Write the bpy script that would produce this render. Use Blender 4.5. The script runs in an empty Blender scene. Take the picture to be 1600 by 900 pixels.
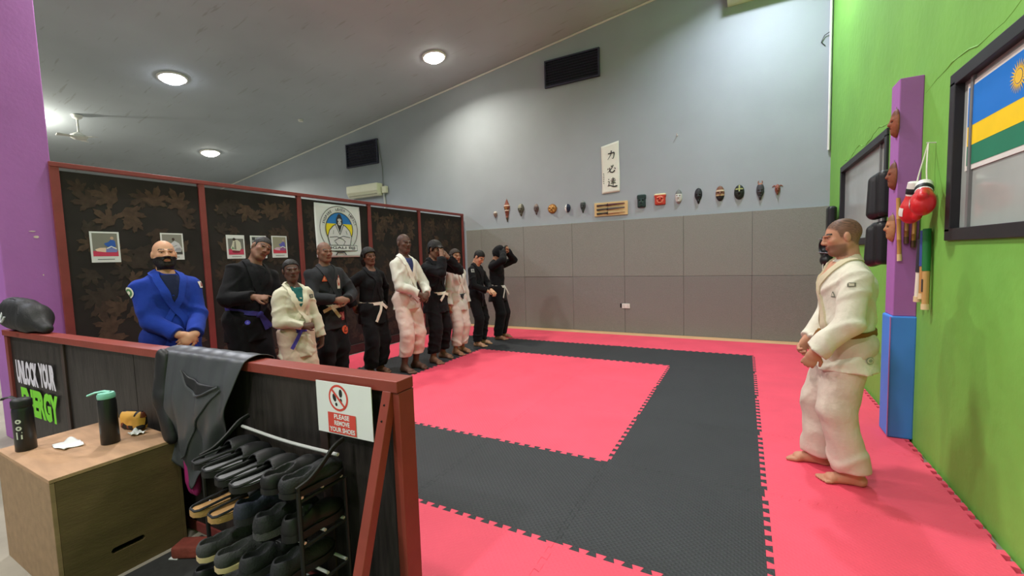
import bpy, bmesh, math, random
import numpy as np
from mathutils import Vector, Matrix

scene = bpy.context.scene
COL = scene.collection
random.seed(7)
RNG = np.random.default_rng(7)

# ------------------------------------------------------------------ camera
CAM_H = 1.52
F_PX, YAW, PITCH, ROLL = 672.2, 0.49688, -0.07146, -0.03092
fw = Vector((-math.sin(YAW) * math.cos(PITCH), math.cos(YAW) * math.cos(PITCH), math.sin(PITCH)))
rt = Vector((math.cos(YAW), math.sin(YAW), 0))
up = rt.cross(fw)
rt2 = rt * math.cos(ROLL) + up * math.sin(ROLL)
up2 = -rt * math.sin(ROLL) + up * math.cos(ROLL)
cd = bpy.data.cameras.new('camera')
cam = bpy.data.objects.new('camera', cd)
COL.objects.link(cam)
cd.sensor_width = 36.0
cd.sensor_fit = 'HORIZONTAL'
cd.lens = F_PX / 1600.0 * 36.0
cd.clip_start = 0.05
m = Matrix((rt2, up2, -fw)).transposed().to_4x4()
m.translation = Vector((0, 0, CAM_H))
cam.matrix_world = m
scene.camera = cam

# ------------------------------------------------------------------ world, exposure
w = bpy.data.worlds.new('world')
scene.world = w
w.use_nodes = True
w.node_tree.nodes['Background'].inputs[0].default_value = (0.8, 0.82, 0.86, 1)
w.node_tree.nodes['Background'].inputs[1].default_value = 0.3
vs = scene.view_settings
vs.view_transform = 'Standard'
vs.look = 'None'
vs.gamma = 1.0
vs.use_curve_mapping = False
vs.exposure = 0.4
LAMP_W = 85.0

# ------------------------------------------------------------------ helpers
def lin(c):
    c = c / 255.0
    return c / 12.92 if c <= 0.04045 else ((c + 0.055) / 1.055) ** 2.4

def rgb(r, g, b):
    return (lin(r), lin(g), lin(b), 1.0)

def mat(name, col, rough=0.6, var=0.08, scale=6.0, bump=0.0, bscale=40.0, metal=0.0, spec=0.4, detail=4.0, sheen=0.0, coord='Object', stretch=None, emit=None):
    m = bpy.data.materials.new(name)
    m.use_nodes = True
    nt = m.node_tree
    bs = nt.nodes['Principled BSDF']
    bs.inputs['Roughness'].default_value = rough
    bs.inputs['Metallic'].default_value = metal
    bs.inputs['Specular IOR Level'].default_value = spec
    if sheen:
        bs.inputs['Sheen Weight'].default_value = sheen
    tc = nt.nodes.new('ShaderNodeTexCoord')
    out = tc.outputs[coord]
    if stretch:
        mp = nt.nodes.new('ShaderNodeMapping')
        mp.inputs['Scale'].default_value = stretch
        nt.links.new(out, mp.inputs['Vector'])
        out = mp.outputs[0]
    if var > 0:
        nz = nt.nodes.new('ShaderNodeTexNoise')
        nz.inputs['Scale'].default_value = scale
        nz.inputs['Detail'].default_value = detail
        nt.links.new(out, nz.inputs['Vector'])
        rp = nt.nodes.new('ShaderNodeValToRGB')
        rp.color_ramp.elements[0].position = 0.3
        rp.color_ramp.elements[1].position = 0.7
        rp.color_ramp.elements[0].color = tuple(max(0, c * (1 - var)) for c in col[:3]) + (1,)
        rp.color_ramp.elements[1].color = tuple(min(1, c * (1 + var)) for c in col[:3]) + (1,)
        nt.links.new(nz.outputs['Fac'], rp.inputs[0])
        nt.links.new(rp.outputs[0], bs.inputs['Base Color'])
    else:
        bs.inputs['Base Color'].default_value = col
    if bump > 0:
        nb = nt.nodes.new('ShaderNodeTexNoise')
        nb.inputs['Scale'].default_value = bscale
        nb.inputs['Detail'].default_value = 3
        nt.links.new(out, nb.inputs['Vector'])
        bp = nt.nodes.new('ShaderNodeBump')
        bp.inputs['Strength'].default_value = bump
        bp.inputs['Distance'].default_value = 0.01
        nt.links.new(nb.outputs['Fac'], bp.inputs['Height'])
        nt.links.new(bp.outputs[0], bs.inputs['Normal'])
    if emit:
        bs.inputs['Emission Color'].default_value = emit[0]
        bs.inputs['Emission Strength'].default_value = emit[1]
    return m

def set_mesh(me, V, faces_flat, counts):
    V = np.ascontiguousarray(V, dtype=np.float32)
    me.vertices.add(len(V))
    me.vertices.foreach_set('co', V.ravel())
    me.loops.add(len(faces_flat))
    me.loops.foreach_set('vertex_index', np.asarray(faces_flat, dtype=np.int32))
    counts = np.asarray(counts, dtype=np.int32)
    me.polygons.add(len(counts))
    st = np.concatenate(([0], np.cumsum(counts)[:-1])).astype(np.int32)
    me.polygons.foreach_set('loop_start', st)
    me.polygons.foreach_set('loop_total', counts)
    me.update(calc_edges=True)

def link(name, me, parent=None):
    o = bpy.data.objects.new(name, me)
    COL.objects.link(o)
    if parent is not None:
        o.parent = parent
    return o

def tag(o, label=None, cat=None, group=None, kind=None):
    if label: o['label'] = label
    if cat: o['category'] = cat
    if group: o['group'] = group
    if kind: o['kind'] = kind
    return o

def thing(name, label, cat, loc=(0, 0, 0), rz=0.0, group=None):
    o = bpy.data.objects.new(name, None)
    o.empty_display_size = 0.1
    COL.objects.link(o)
    o.location = loc
    o.rotation_euler = (0, 0, rz)
    return tag(o, label, cat, group)

def copy_tree(o, parent=None):
    c = o.copy()
    COL.objects.link(c)
    c.parent = parent
    for ch in list(o.children):
        copy_tree(ch, c)
    return c

class MB:
    """collects shapes, then builds ONE mesh object"""
    def __init__(self):
        self.v = []; self.f = []; self.mi = []
    def add(self, V, F, mi=0):
        b = len(self.v)
        self.v += [tuple(map(float, p)) for p in V]
        self.f += [tuple(b + i for i in f) for f in F]
        self.mi += [mi] * len(F)
        return self
    def box(self, c, s, R=None, mi=0, taper=1.0):
        V = []
        for z in (-1, 1):
            k = taper if z > 0 else 1.0
            for x, y in ((-1, -1), (1, -1), (1, 1), (-1, 1)):
                p = np.array((x * s[0] / 2 * k, y * s[1] / 2 * k, z * s[2] / 2))
                if R is not None: p = R @ p
                V.append(p + np.array(c))
        self.add(V, [(3, 2, 1, 0), (4, 5, 6, 7), (0, 1, 5, 4), (1, 2, 6, 5), (2, 3, 7, 6), (3, 0, 4, 7)], mi)
        return self
    def tube(self, path, r, n=8, mi=0, caps=True, flat=None):
        P = [np.array(p, float) for p in path]
        rs = r if hasattr(r, '__len__') else [r] * len(P)
        up0 = None
        V = []
        for i, p in enumerate(P):
            t = P[min(i + 1, len(P) - 1)] - P[max(i - 1, 0)]
            t /= np.linalg.norm(t) + 1e-12
            if up0 is None:
                up0 = np.array((0, 0, 1.0)) if abs(t[2]) < 0.9 else np.array((1.0, 0, 0))
            a = np.cross(t, up0); a /= np.linalg.norm(a) + 1e-12
            b = np.cross(a, t); up0 = b
            fa, fb = flat if flat else (1, 1)
            for k in range(n):
                th = 2 * math.pi * k / n
                V.append(p + rs[i] * (fa * math.cos(th) * a + fb * math.sin(th) * b))
        F = []
        for i in range(len(P) - 1):
            for k in range(n):
                F.append((i * n + k, i * n + (k + 1) % n, (i + 1) * n + (k + 1) % n, (i + 1) * n + k))
        if caps:
            F.append(tuple(range(n - 1, -1, -1)))
            F.append(tuple((len(P) - 1) * n + k for k in range(n)))
        self.add(V, F, mi)
        return self
    def cyl(self, a, b, r1, r2=None, n=12, mi=0):
        return self.tube([a, b], [r1, r1 if r2 is None else r2], n, mi)
    def lathe(self, prof, c=(0, 0, 0), n=24, mi=0, R=None):
        V = []; c = np.array(c, float)
        for r, z in prof:
            for k in range(n):
                th = 2 * math.pi * k / n
                p = np.array((r * math.cos(th), r * math.sin(th), z))
                if R is not None: p = R @ p
                V.append(p + c)
        F = []
        for i in range(len(prof) - 1):
            for k in range(n):
                F.append((i * n + k, i * n + (k + 1) % n, (i + 1) * n + (k + 1) % n, (i + 1) * n + k))
        F.append(tuple(range(n - 1, -1, -1)))
        F.append(tuple((len(prof) - 1) * n + k for k in range(n)))
        self.add(V, F, mi)
        return self
    def poly(self, pts, mi=0):
        self.add(pts, [tuple(range(len(pts)))], mi)
        return self
    def prism(self, pts, d, mi=0):
        """closed polygon pts (3D, counter-clockwise seen from +d side) extruded by -d"""
        n = len(pts); d = np.array(d, float)
        V = [np.array(p, float) for p in pts] + [np.array(p, float) - d for p in pts]
        F = [tuple(range(n)), tuple(range(2 * n - 1, n - 1, -1))]
        for i in range(n):
            j = (i + 1) % n
            F.append((i, n + i, n + j, j))
        self.add(V, F, mi)
        return self
    def grid(self, fn, nu, nv, mi=0, closed_u=False):
        V = [fn(i / (nu - (0 if closed_u else 1)), j / (nv - 1)) for i in range(nu) for j in range(nv)]
        F = []
        for i in range(nu if closed_u else nu - 1):
            for j in range(nv - 1):
                a = i * nv + j; b = ((i + 1) % nu) * nv + j
                F.append((a, b, b + 1, a + 1))
        self.add(V, F, mi)
        return self
    def build(self, name, mats, parent=None, smooth=True, angle=40, bevel=0.0, solid=0.0, sub=0):
        me = bpy.data.meshes.new(name)
        me.from_pydata(self.v, [], self.f)
        if not isinstance(mats, (list, tuple)): mats = [mats]
        for mm in mats: me.materials.append(mm)
        if len(mats) > 1:
            me.polygons.foreach_set('material_index', np.array(self.mi, dtype=np.int32))
        if smooth:
            me.polygons.foreach_set('use_smooth', np.ones(len(me.polygons), dtype=bool))
            me.set_sharp_from_angle(angle=math.radians(angle))
        me.update()
        o = link(name, me, parent)
        if solid:
            md = o.modifiers.new('solid', 'SOLIDIFY'); md.thickness = solid; md.offset = 0
        if sub:
            md = o.modifiers.new('sub', 'SUBSURF'); md.levels = sub; md.render_levels = sub
        if bevel:
            md = o.modifiers.new('bevel', 'BEVEL'); md.width = bevel; md.segments = 2; md.limit_method = 'ANGLE'
        return o

def rotz(a):
    c, s = math.cos(a), math.sin(a)
    return np.array(((c, -s, 0), (s, c, 0), (0, 0, 1.0)))
def rotx(a):
    c, s = math.cos(a), math.sin(a)
    return np.array(((1.0, 0, 0), (0, c, -s), (0, s, c)))
def roty(a):
    c, s = math.cos(a), math.sin(a)
    return np.array(((c, 0, s), (0, 1.0, 0), (-s, 0, c)))

def text_mesh(s, size=1.0, bold=0.0, sx=1.0, spacing=1.0):
    """2-D lettering as (verts, faces) in the x-y plane, centred"""
    cu = bpy.data.curves.new('t', 'FONT')
    cu.body = s; cu.size = size; cu.align_x = 'CENTER'; cu.align_y = 'CENTER'
    cu.offset = bold; cu.space_character = spacing; cu.resolution_u = 3
    o = bpy.data.objects.new('t', cu)
    COL.objects.link(o)
    dg = bpy.context.evaluated_depsgraph_get()
    me = bpy.data.meshes.new_from_object(o.evaluated_get(dg))
    V = [(v.co.x * sx, v.co.y, 0) for v in me.vertices]
    F = [tuple(p.vertices) for p in me.polygons]
    bpy.data.objects.remove(o); bpy.data.curves.remove(cu); bpy.data.meshes.remove(me)
    if V:
        xs = [p[0] for p in V]; ys = [p[1] for p in V]
        cx, cy = (min(xs) + max(xs)) / 2, (min(ys) + max(ys)) / 2
        V = [(p[0] - cx, p[1] - cy, 0) for p in V]
    return V, F

class Print:
    """flat print on a plane: origin, u axis (reading direction), v axis (up); layers are raised a hair each"""
    def __init__(self, o, u, v, step=0.0006):
        self.o = np.array(o, float); self.u = np.array(u, float); self.v = np.array(v, float)
        self.n = np.cross(self.u, self.v); self.mb = MB(); self.mats = []; self.step = step; self.h = step
    def mi(self, m):
        if m not in self.mats: self.mats.append(m)
        return self.mats.index(m)
    def p(self, x, y):
        return self.o + self.u * x + self.v * y + self.n * self.h
    def poly(self, pts, m, raise_=True):
        if raise_: self.h += self.step
        self.mb.poly([self.p(x, y) for x, y in pts], self.mi(m)); return self
    def rect(self, x0, y0, x1, y1, m):
        return self.poly([(x0, y0), (x1, y0), (x1, y1), (x0, y1)], m)
    def ell(self, cx, cy, rx, ry, m, n=32, a0=0, a1=2 * math.pi):
        return self.poly([(cx + rx * math.cos(a0 + (a1 - a0) * k / n), cy + ry * math.sin(a0 + (a1 - a0) * k / n)) for k in range(n if a1 - a0 > 6.2 else n + 1)], m)
    def ring(self, cx, cy, rx, ry, t, m, n=40, a0=0, a1=2 * math.pi):
        self.h += self.step
        for k in range(n):
            t0 = a0 + (a1 - a0) * k / n; t1 = a0 + (a1 - a0) * (k + 1) / n
            self.poly([(cx + rx * math.cos(t0), cy + ry * math.sin(t0)), (cx + rx * math.cos(t1), cy + ry * math.sin(t1)),
                       (cx + (rx - t) * math.cos(t1), cy + (ry - t) * math.sin(t1)), (cx + (rx - t) * math.cos(t0), cy + (ry - t) * math.sin(t0))][::-1][::-1], m, False)
        return self
    def line(self, pts, w, m, w1=None):
        self.h += self.step
        n = len(pts)
        L = []
        for i in range(n):
            a = np.array(pts[max(i - 1, 0)], float); b = np.array(pts[min(i + 1, n - 1)], float)
            t = b - a; t /= np.linalg.norm(t) + 1e-9
            ww = w if w1 is None else w + (w1 - w) * i / (n - 1)
            q = np.array((-t[1], t[0])) * ww / 2
            L.append((np.array(pts[i]) + q, np.array(pts[i]) - q))
        for i in range(n - 1):
            self.poly([L[i][1], L[i + 1][1], L[i + 1][0], L[i][0]], m, False)
        return self
    def text(self, s, cx, cy, w, h, m, bold=0.0, rot=0.0):
        V, F = text_mesh(s, 1.0, bold)
        if not V: return self
        xs = [q[0] for q in V]; ys = [q[1] for q in V]
        kx = w / (max(xs) - min(xs)); ky = h / (max(ys) - min(ys))
        c, sn = math.cos(rot), math.sin(rot)
        self.h += self.step
        P = [self.p(cx + q[0] * kx * c - q[1] * ky * sn, cy + q[0] * kx * sn + q[1] * ky * c) for q in V]
        self.mb.add(P, F, self.mi(m)); return self
    def build(self, name, parent=None):
        return self.mb.build(name, self.mats, parent, smooth=False)

# ------------------------------------------------------------------ materials of the room
M = {}
M['wall_grey'] = mat('wall_grey', rgb(160, 167, 175), 0.75, 0.04, 1.5, 0.08, 60)
M['wall_green'] = mat('wall_green', rgb(121, 184, 78), 0.7, 0.07, 1.8, 0.35, 12)
M['white_paint'] = mat('white_paint', rgb(225, 225, 220), 0.6, 0.03)
M['purple'] = mat('purple', rgb(166, 104, 178), 0.65, 0.06, 2.5, 0.1, 30)
M['blue_pad'] = mat('blue_pad', rgb(70, 138, 232), 0.55, 0.04, 3)
M['red_wood'] = mat('red_wood', rgb(134, 57, 47), 0.45, 0.12, 5, 0.1, 30)
M['red_old'] = mat('red_old', rgb(128, 58, 56), 0.5, 0.12, 5, 0.1, 30)
M['dark_panel'] = mat('dark_panel', rgb(38, 34, 33), 0.45, 0.6, 5, 0.15, 20, stretch=(6, 6, 0.8))
M['dark_batten'] = mat('dark_batten', rgb(52, 38, 36), 0.5, 0.3, 6)
M['camo'] = mat('camo', rgb(37, 33, 31), 0.85, 0.3, 3.0)
M['leafA'] = mat('leafA', rgb(73, 57, 46), 0.85, 0.25, 20)
M['leafB'] = mat('leafB', rgb(60, 47, 39), 0.85, 0.25, 20)
M['leafC'] = mat('leafC', rgb(51, 43, 37), 0.85, 0.25, 20)
M['black'] = mat('black', rgb(22, 22, 24), 0.5, 0.1)
M['vent'] = mat('vent', rgb(54, 56, 76), 0.5, 0.15)
M['window_frame'] = mat('window_frame', rgb(38, 38, 42), 0.45, 0.1)
M['ac'] = mat('ac', rgb(222, 222, 196), 0.4, 0.03)
M['concrete'] = mat('concrete', rgb(150, 142, 130), 0.7, 0.15, 3)
M['rubber'] = mat('rubber', rgb(48, 48, 48), 0.8, 0.15, 30)
M['wood_strip'] = mat('wood_strip', rgb(214, 170, 128), 0.6, 0.12, 4, stretch=(1, 8, 8))
M['chrome'] = mat('chrome', rgb(222, 222, 222), 0.3, 0.0, metal=0.35, spec=.6)
M['paper'] = mat('paper', rgb(222, 224, 226), 0.7, 0.02)
M['ink'] = mat('ink', rgb(34, 34, 36), 0.7, 0.0)
M['red_ink'] = mat('red_ink', rgb(206, 70, 60), 0.7, 0.0)

def mat_floor_mat(name, col, dark, strength):
    m = mat(name, col, 0.62, 0.06, 2.2, spec=0.35)
    nt = m.node_tree; bs = nt.nodes['Principled BSDF']
    tc = nt.nodes.new('ShaderNodeTexCoord')
    hs = []
    for ang in (0.785, -0.785):
        mp = nt.nodes.new('ShaderNodeMapping'); mp.inputs['Rotation'].default_value = (0, 0, ang)
        nt.links.new(tc.outputs['Object'], mp.inputs['Vector'])
        wv = nt.nodes.new('ShaderNodeTexWave'); wv.inputs['Scale'].default_value = 14; wv.inputs['Distortion'].default_value = 0
        nt.links.new(mp.outputs[0], wv.inputs['Vector']); hs.append(wv)
    mul = nt.nodes.new('ShaderNodeMath'); mul.operation = 'MAXIMUM'
    nt.links.new(hs[0].outputs['Fac'], mul.inputs[0]); nt.links.new(hs[1].outputs['Fac'], mul.inputs[1])
    bp = nt.nodes.new('ShaderNodeBump'); bp.inputs['Strength'].default_value = strength; bp.inputs['Distance'].default_value = 0.004
    nt.links.new(mul.outputs[0], bp.inputs['Height']); nt.links.new(bp.outputs[0], bs.inputs['Normal'])
    # scuffs and worn spots
    old = bs.inputs['Base Color'].links[0].from_socket
    nz = nt.nodes.new('ShaderNodeTexNoise'); nz.inputs['Scale'].default_value = 1.7; nz.inputs['Detail'].default_value = 6
    nt.links.new(tc.outputs['Object'], nz.inputs['Vector'])
    rp = nt.nodes.new('ShaderNodeValToRGB'); rp.color_ramp.elements[0].position = 0.64; rp.color_ramp.elements[1].position = 0.72
    nt.links.new(nz.outputs['Fac'], rp.inputs[0])
    sc_ = nt.nodes.new('ShaderNodeMath'); sc_.operation = 'MULTIPLY'; sc_.inputs[1].default_value = 0.45
    nt.links.new(rp.outputs[0], sc_.inputs[0])
    mx = nt.nodes.new('ShaderNodeMixRGB'); mx.inputs[2].default_value = dark
    nt.links.new(sc_.outputs[0], mx.inputs[0]); nt.links.new(old, mx.inputs[1]); nt.links.new(mx.outputs[0], bs.inputs['Base Color'])
    return m
M['mat_pink'] = mat_floor_mat('mat_pink', rgb(230, 80, 104), rgb(212, 70, 94), 0.25)
M['mat_black'] = mat_floor_mat('mat_black', rgb(50, 52, 56), rgb(38, 40, 43), 0.6)
M['wall_mat'] = mat('wall_mat', rgb(137, 137, 132), 0.7, 0.08, 60, 0.5, 120)
M['wall_mat_b'] = mat('wall_mat_b', rgb(129, 127, 124), 0.7, 0.08, 60, 0.5, 120)

def ceiling_mat():
    m = mat('ceiling_board', rgb(178, 187, 194), 0.8, 0.10, 0.5, 0.12, 25)
    nt = m.node_tree; bs = nt.nodes['Principled BSDF']
    tc = nt.nodes.new('ShaderNodeTexCoord')
    mp = nt.nodes.new('ShaderNodeMapping'); mp.inputs['Rotation'].default_value = (0, 0, 0.15); mp.inputs['Scale'].default_value = (1.2, 9.0, 1.0)
    nt.links.new(tc.outputs['Object'], mp.inputs['Vector'])
    nz = nt.nodes.new('ShaderNodeTexNoise'); nz.inputs['Scale'].default_value = 1.6; nz.inputs['Detail'].default_value = 8
    nt.links.new(mp.outputs[0], nz.inputs['Vector'])
    rp = nt.nodes.new('ShaderNodeValToRGB'); rp.color_ramp.elements[0].position = 0.63; rp.color_ramp.elements[1].position = 0.70
    nt.links.new(nz.outputs['Fac'], rp.inputs[0])
    k = nt.nodes.new('ShaderNodeMath'); k.operation = 'MULTIPLY'; k.inputs[1].default_value = 0.3
    nt.links.new(rp.outputs[0], k.inputs[0])
    old = bs.inputs['Base Color'].links[0].from_socket
    mx = nt.nodes.new('ShaderNodeMixRGB'); mx.inputs[2].default_value = rgb(120, 112, 104)
    nt.links.new(k.outputs[0], mx.inputs[0]); nt.links.new(old, mx.inputs[1]); nt.links.new(mx.outputs[0], bs.inputs['Base Color'])
    return m
M['ceiling'] = ceiling_mat()

# ------------------------------------------------------------------ the room shell
XR, YB, XL, YF = 1.16, 8.34, -18.0, -5.0
CZ0, CS = 6.241, 0.13567
def cz(x): return CZ0 + CS * x
FZ = -0.03

def struct(o): o['kind'] = 'structure'; return o
struct(MB().box(((XL + XR) / 2, (YB + YF) / 2, FZ - 0.1), (XR - XL + 0.6, YB - YF + 0.6, 0.2)).build('floor', M['concrete'], smooth=False))
# sloping ceiling
c = MB()
V = [(XL - .2, YF - .2, cz(XL - .2)), (XR + .2, YF - .2, cz(XR + .2)), (XR + .2, YB + .2, cz(XR + .2)), (XL - .2, YB + .2, cz(XL - .2))]
c.add(V + [(x, y, z + .15) for x, y, z in V], [(3, 2, 1, 0), (4, 5, 6, 7), (0, 1, 5, 4), (1, 2, 6, 5), (2, 3, 7, 6), (3, 0, 4, 7)])
struct(c.build('ceiling', M['ceiling'], smooth=False))
def end_wall(name, y, s):
    b = MB()
    P = [(XL, y, FZ), (XR, y, FZ), (XR, y, cz(XR)), (XL, y, cz(XL))]
    if s > 0: b.prism([P[0], P[3], P[2], P[1]][::-1], (0, -0.2, 0))
    else: b.prism(P[::-1], (0, 0.2, 0))
    return struct(b.build(name, M['wall_grey'], smooth=False))
end_wall('wall_back', YB, 1)
end_wall('wall_front', YF, -1)
struct(MB().box((XL - .1, (YB + YF) / 2, (cz(XL) + FZ) / 2), (.2, YB - YF, cz(XL) - FZ)).build('wall_left', M['wall_grey'], smooth=False))

# right wall with two window openings
WIN = [(5.23, 7.40, 1.56, 2.58), (1.75, 3.80, 1.56, 2.56)]
wr = MB()
zt = cz(XR)
ys = [YF, WIN[1][0], WIN[1][1], WIN[0][0], WIN[0][1], YB]
def wseg(y0, y1, z0, z1): wr.box((XR + .1, (y0 + y1) / 2, (z0 + z1) / 2), (.2, y1 - y0, z1 - z0))
for i in range(5):
    if i in (1, 3):
        z0, z1 = (1.56, 2.56) if i == 1 else (1.56, 2.58)
        wseg(ys[i], ys[i + 1], FZ, z0); wseg(ys[i], ys[i + 1], z1, zt)
    else: wseg(ys[i], ys[i + 1], FZ, zt)
wr_o = struct(wr.build('wall_right', M['wall_green'], smooth=False))
# raised plaster edge (an old crack line) along the right wall
pl = MB(); pts = []
yy = 7.2; zz = 2.66
while yy > 1.2:
    pts.append((XR + .002, yy, zz + .025 * math.sin(yy * 7) + random.uniform(-.012, .012)))
    yy -= 0.06 + random.random() * .05
pl.tube(pts, [.003 + .004 * random.random() for _ in pts], 5)
pl.build('plaster_crack', M['wall_green'], wr_o)

def window(n, y0, y1, z0, z1):
    r = thing('window_%d' % n, None, None, (0, 0, 0)); r['kind'] = 'structure'
    t = 0.075
    for (a, b, c_, d) in ((y0 - .02, y1 + .02, z1 - t + .02, z1 + .02), (y0 - .02, y1 + .02, z0 - .02, z0 + t - .02)):
        MB().box((XR + .01, (a + b) / 2, (c_ + d) / 2), (.06, b - a, d - c_)).build('window_frame', M['window_frame'], r, smooth=False, bevel=.004)
    for (a, b) in ((y0 - .02, y0 + t - .02), (y1 - t + .02, y1 + .02)):
        MB().box((XR + .01, (a + b) / 2, (z0 + z1) / 2), (.06, b - a, z1 - z0 - 2 * t + .08)).build('window_frame', M['window_frame'], r, smooth=False, bevel=.004)
    ym = y1 - .19 if n == 2 else y0 + .35
    MB().box((XR + .022, ym, (z0 + z1) / 2), (.02, .03, z1 - z0 - .1)).build('mullion', M['glazing_bar'], r, smooth=False)
    MB().box((XR + .034, (y0 + y1) / 2, (z0 + z1) / 2), (.012, y1 - y0 - .05, z1 - z0 - .05)).build('pane', M['glass_grey'], r, smooth=False)
    return r
M['glazing_bar'] = mat('glazing_bar', rgb(120, 122, 122), 0.4, 0.05)
M['glass_grey'] = mat('glass_grey', rgb(168, 176, 172), 0.15, 0.12, 1.5, spec=0.7)
window(1, *WIN[0])
window(2, *WIN[1])

# trims: white strip where ceiling meets back wall, white conduit in the corner
b = MB(); dx = 0.0
b.tube([(XL, YB - .012, cz(XL) - .02), (XR, YB - .012, cz(XR) - .02)], .018, 6)
tr = struct(b.build('trim_1', M['white_paint']))
b = MB()
b.tube([(XR - .035, YB - .03, 3.02), (XR - .035, YB - .03, cz(XR) - .03)], .016, 8)
tr = struct(b.build('trim_2', M['white_paint']))
# cable clip near the top of the corner conduit
MB().tube([(XR - .05, YB - .03, 4.78), (XR - .11, YB - .02, 4.75), (XR - .15, YB - .01, 4.66), (XR - .1, YB - .008, 4.6)], .006, 5).build('loose_cable', M['black'], tr)
# bare timber boards between mats and back wall
struct(MB().box(((-5.7 + XR) / 2, 8.185, FZ + .012), (XR + 5.7, .33, .024)).build('trim_3', M['wood_strip'], smooth=False))

# ------------------------------------------------------------------ jigsaw floor mats
NT, TA = 11, 0.016
def edge_curve(L, n=None, straight=False):
    """points (t, offset) from 0 to L"""
    if straight: return [(0, 0), (L, 0)]
    n = max(1, int(round(NT * L)))
    p = L / n; w = .31 * p
    out = [(0, 0)]
    for k in range(n):
        for cc, o in ((k + .25, -TA), (k + .75, TA)):
            if (k == 0 and cc < 0.5): out += [(cc * p + w, 0)]; 
            elif (k == n - 1 and cc > n - .5): out += [(cc * p - w, 0)]
            else: out += [(cc * p - w, o), (cc * p + w, o)]
    out.append((L, 0))
    return out
XE = [-5.66, -4.88, -3.88, -2.88, -1.88, -0.88, 0.12, 1.125]
YE = [1.01, 2.01, 3.01, 4.01, 5.01, 6.01, 7.01, 8.01]
floor_mats = thing('floor', None, None); floor_mats['kind'] = 'structure'; floor_mats.name = 'floor_matting'
def tile(i, j):
    x0, x1 = XE[i], XE[i + 1]; y0, y1 = YE[j], YE[j + 1]
    if j == 0 and x0 < -1.0: y0 = 1.38
    bot = [(x0 + t, y0 + o) for t, o in edge_curve(x1 - x0, straight=(j == 0))]
    rgt = [(x1 + o, y0 + t) for t, o in edge_curve(y1 - y0)]
    top = [(x0 + t, y1 + o) for t, o in edge_curve(x1 - x0, straight=(j == 6))][::-1]
    lft = [(x0 + o, y0 + t) for t, o in edge_curve(y1 - y0, straight=(i == 0))][::-1]
    P = [np.array(p) for p in bot[:-1] + rgt[:-1] + top[:-1] + lft[:-1]]
    n = len(P); Q = []
    for k in range(n):
        a, bb, c_ = P[k - 1], P[k], P[(k + 1) % n]
        e1 = (bb - a) / np.linalg.norm(bb - a); e2 = (c_ - bb) / np.linalg.norm(c_ - bb)
        n1 = np.array((-e1[1], e1[0])); n2 = np.array((-e2[1], e2[0]))
        h = n1 + n2; h /= max(0.35, np.dot(h, h) / 2)
        Q.append(bb + h * 0.0012)
    inn = 2.01 <= y0 + .01 and y1 <= 7.02 and x0 >= -4.89 and x1 <= .13
    core = 3.0 <= y0 and y1 <= 6.02 and x0 >= -3.89 and x1 <= -.87
    black = inn and not core
    mb = MB()
    V = [(p[0], p[1], -.028) for p in P] + [(p[0], p[1], -.0015) for p in P] + [(q[0], q[1], 0.0) for q in Q]
    F = [tuple(range(2 * n, 3 * n))]
    for lv in (0, 1):
        for k in range(n):
            k2 = (k + 1) % n
            F.append((lv * n + k, lv * n + k2, (lv + 1) * n + k2, (lv + 1) * n + k))
    mb.add(V, F)
    mb.build('floor_tile', M['mat_black'] if black else M['mat_pink'], floor_mats, smooth=False)
for i in range(7):
    for j in range(7):
        tile(i, j)

# ------------------------------------------------------------------ wall mats, each a pad of its own
wall_pads = thing('wall_matting', None, None); wall_pads['kind'] = 'structure'
PX = [-5.66, -5.25, -4.18, -3.08, -2.03, -0.97, 0.11, 1.15]
for i in range(7):
    for j, (z0, z1) in enumerate(((-.005, 1.083), (1.087, 2.165))):
        g = 0.0016
        x0, x1 = PX[i] + g, PX[i + 1] - g
        jit = random.uniform(0, .006)
        MB().box(((x0 + x1) / 2, YB - .021 - jit / 2, (z0 + z1) / 2), (x1 - x0, .038 + jit, z1 - z0)).build(
            'wall_pad', M['wall_mat_b'] if j == 0 else M['wall_mat'], wall_pads, smooth=False, bevel=.004)

# ------------------------------------------------------------------ purple pillars
pil = thing('pillar', 'tall purple pillar beside the leaf-print partition at the left edge', 'pillar', (-5.95, 1.385, FZ))
h = cz(-5.95) - FZ
MB().box((0, 0, h / 2), (.46, .37, h)).build('shaft', M['purple'], pil, smooth=False, bevel=.008)
M['chip'] = mat('plaster_chip', rgb(205, 190, 180), .8, .1)
for (yy, zz, ww, hh) in ((.04, 1.87, .05, .03), (.02, 1.92, .06, .012), (-.01, 1.13, .07, .025), (-.02, 1.02, .015, .01), (.06, 1.52, .012, .02)):
    b = MB(); n = 7
    b.prism([(.2315, yy + ww / 2 * math.cos(6.283 * k / n) * random.uniform(.6, 1), zz + hh / 2 * math.sin(6.283 * k / n) * random.uniform(.6, 1)) for k in range(n)], (.003, 0, 0))
    b.build('paint_chip', M['chip'], pil, smooth=False)
post = thing('column', 'purple square column with blue padded foot against the green wall', 'column', (1.09, 4.45, 0))
MB().box((0, 0, 1.87), (.14, .21, 1.80)).build('shaft', M['purple'], post, smooth=False, bevel=.006)
MB().box((-.005, 0, .485), (.16, .235, .97)).build('foot_pad', M['blue_pad'], post, smooth=False, bevel=.012)
M['pink_line'] = mat('pink_line', rgb(190, 120, 190), .6, .05)
MB().box((-.0855, -.118, .485), (.006, .006, .96)).build('pad_seam', M['pink_line'], post, smooth=False)

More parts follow.
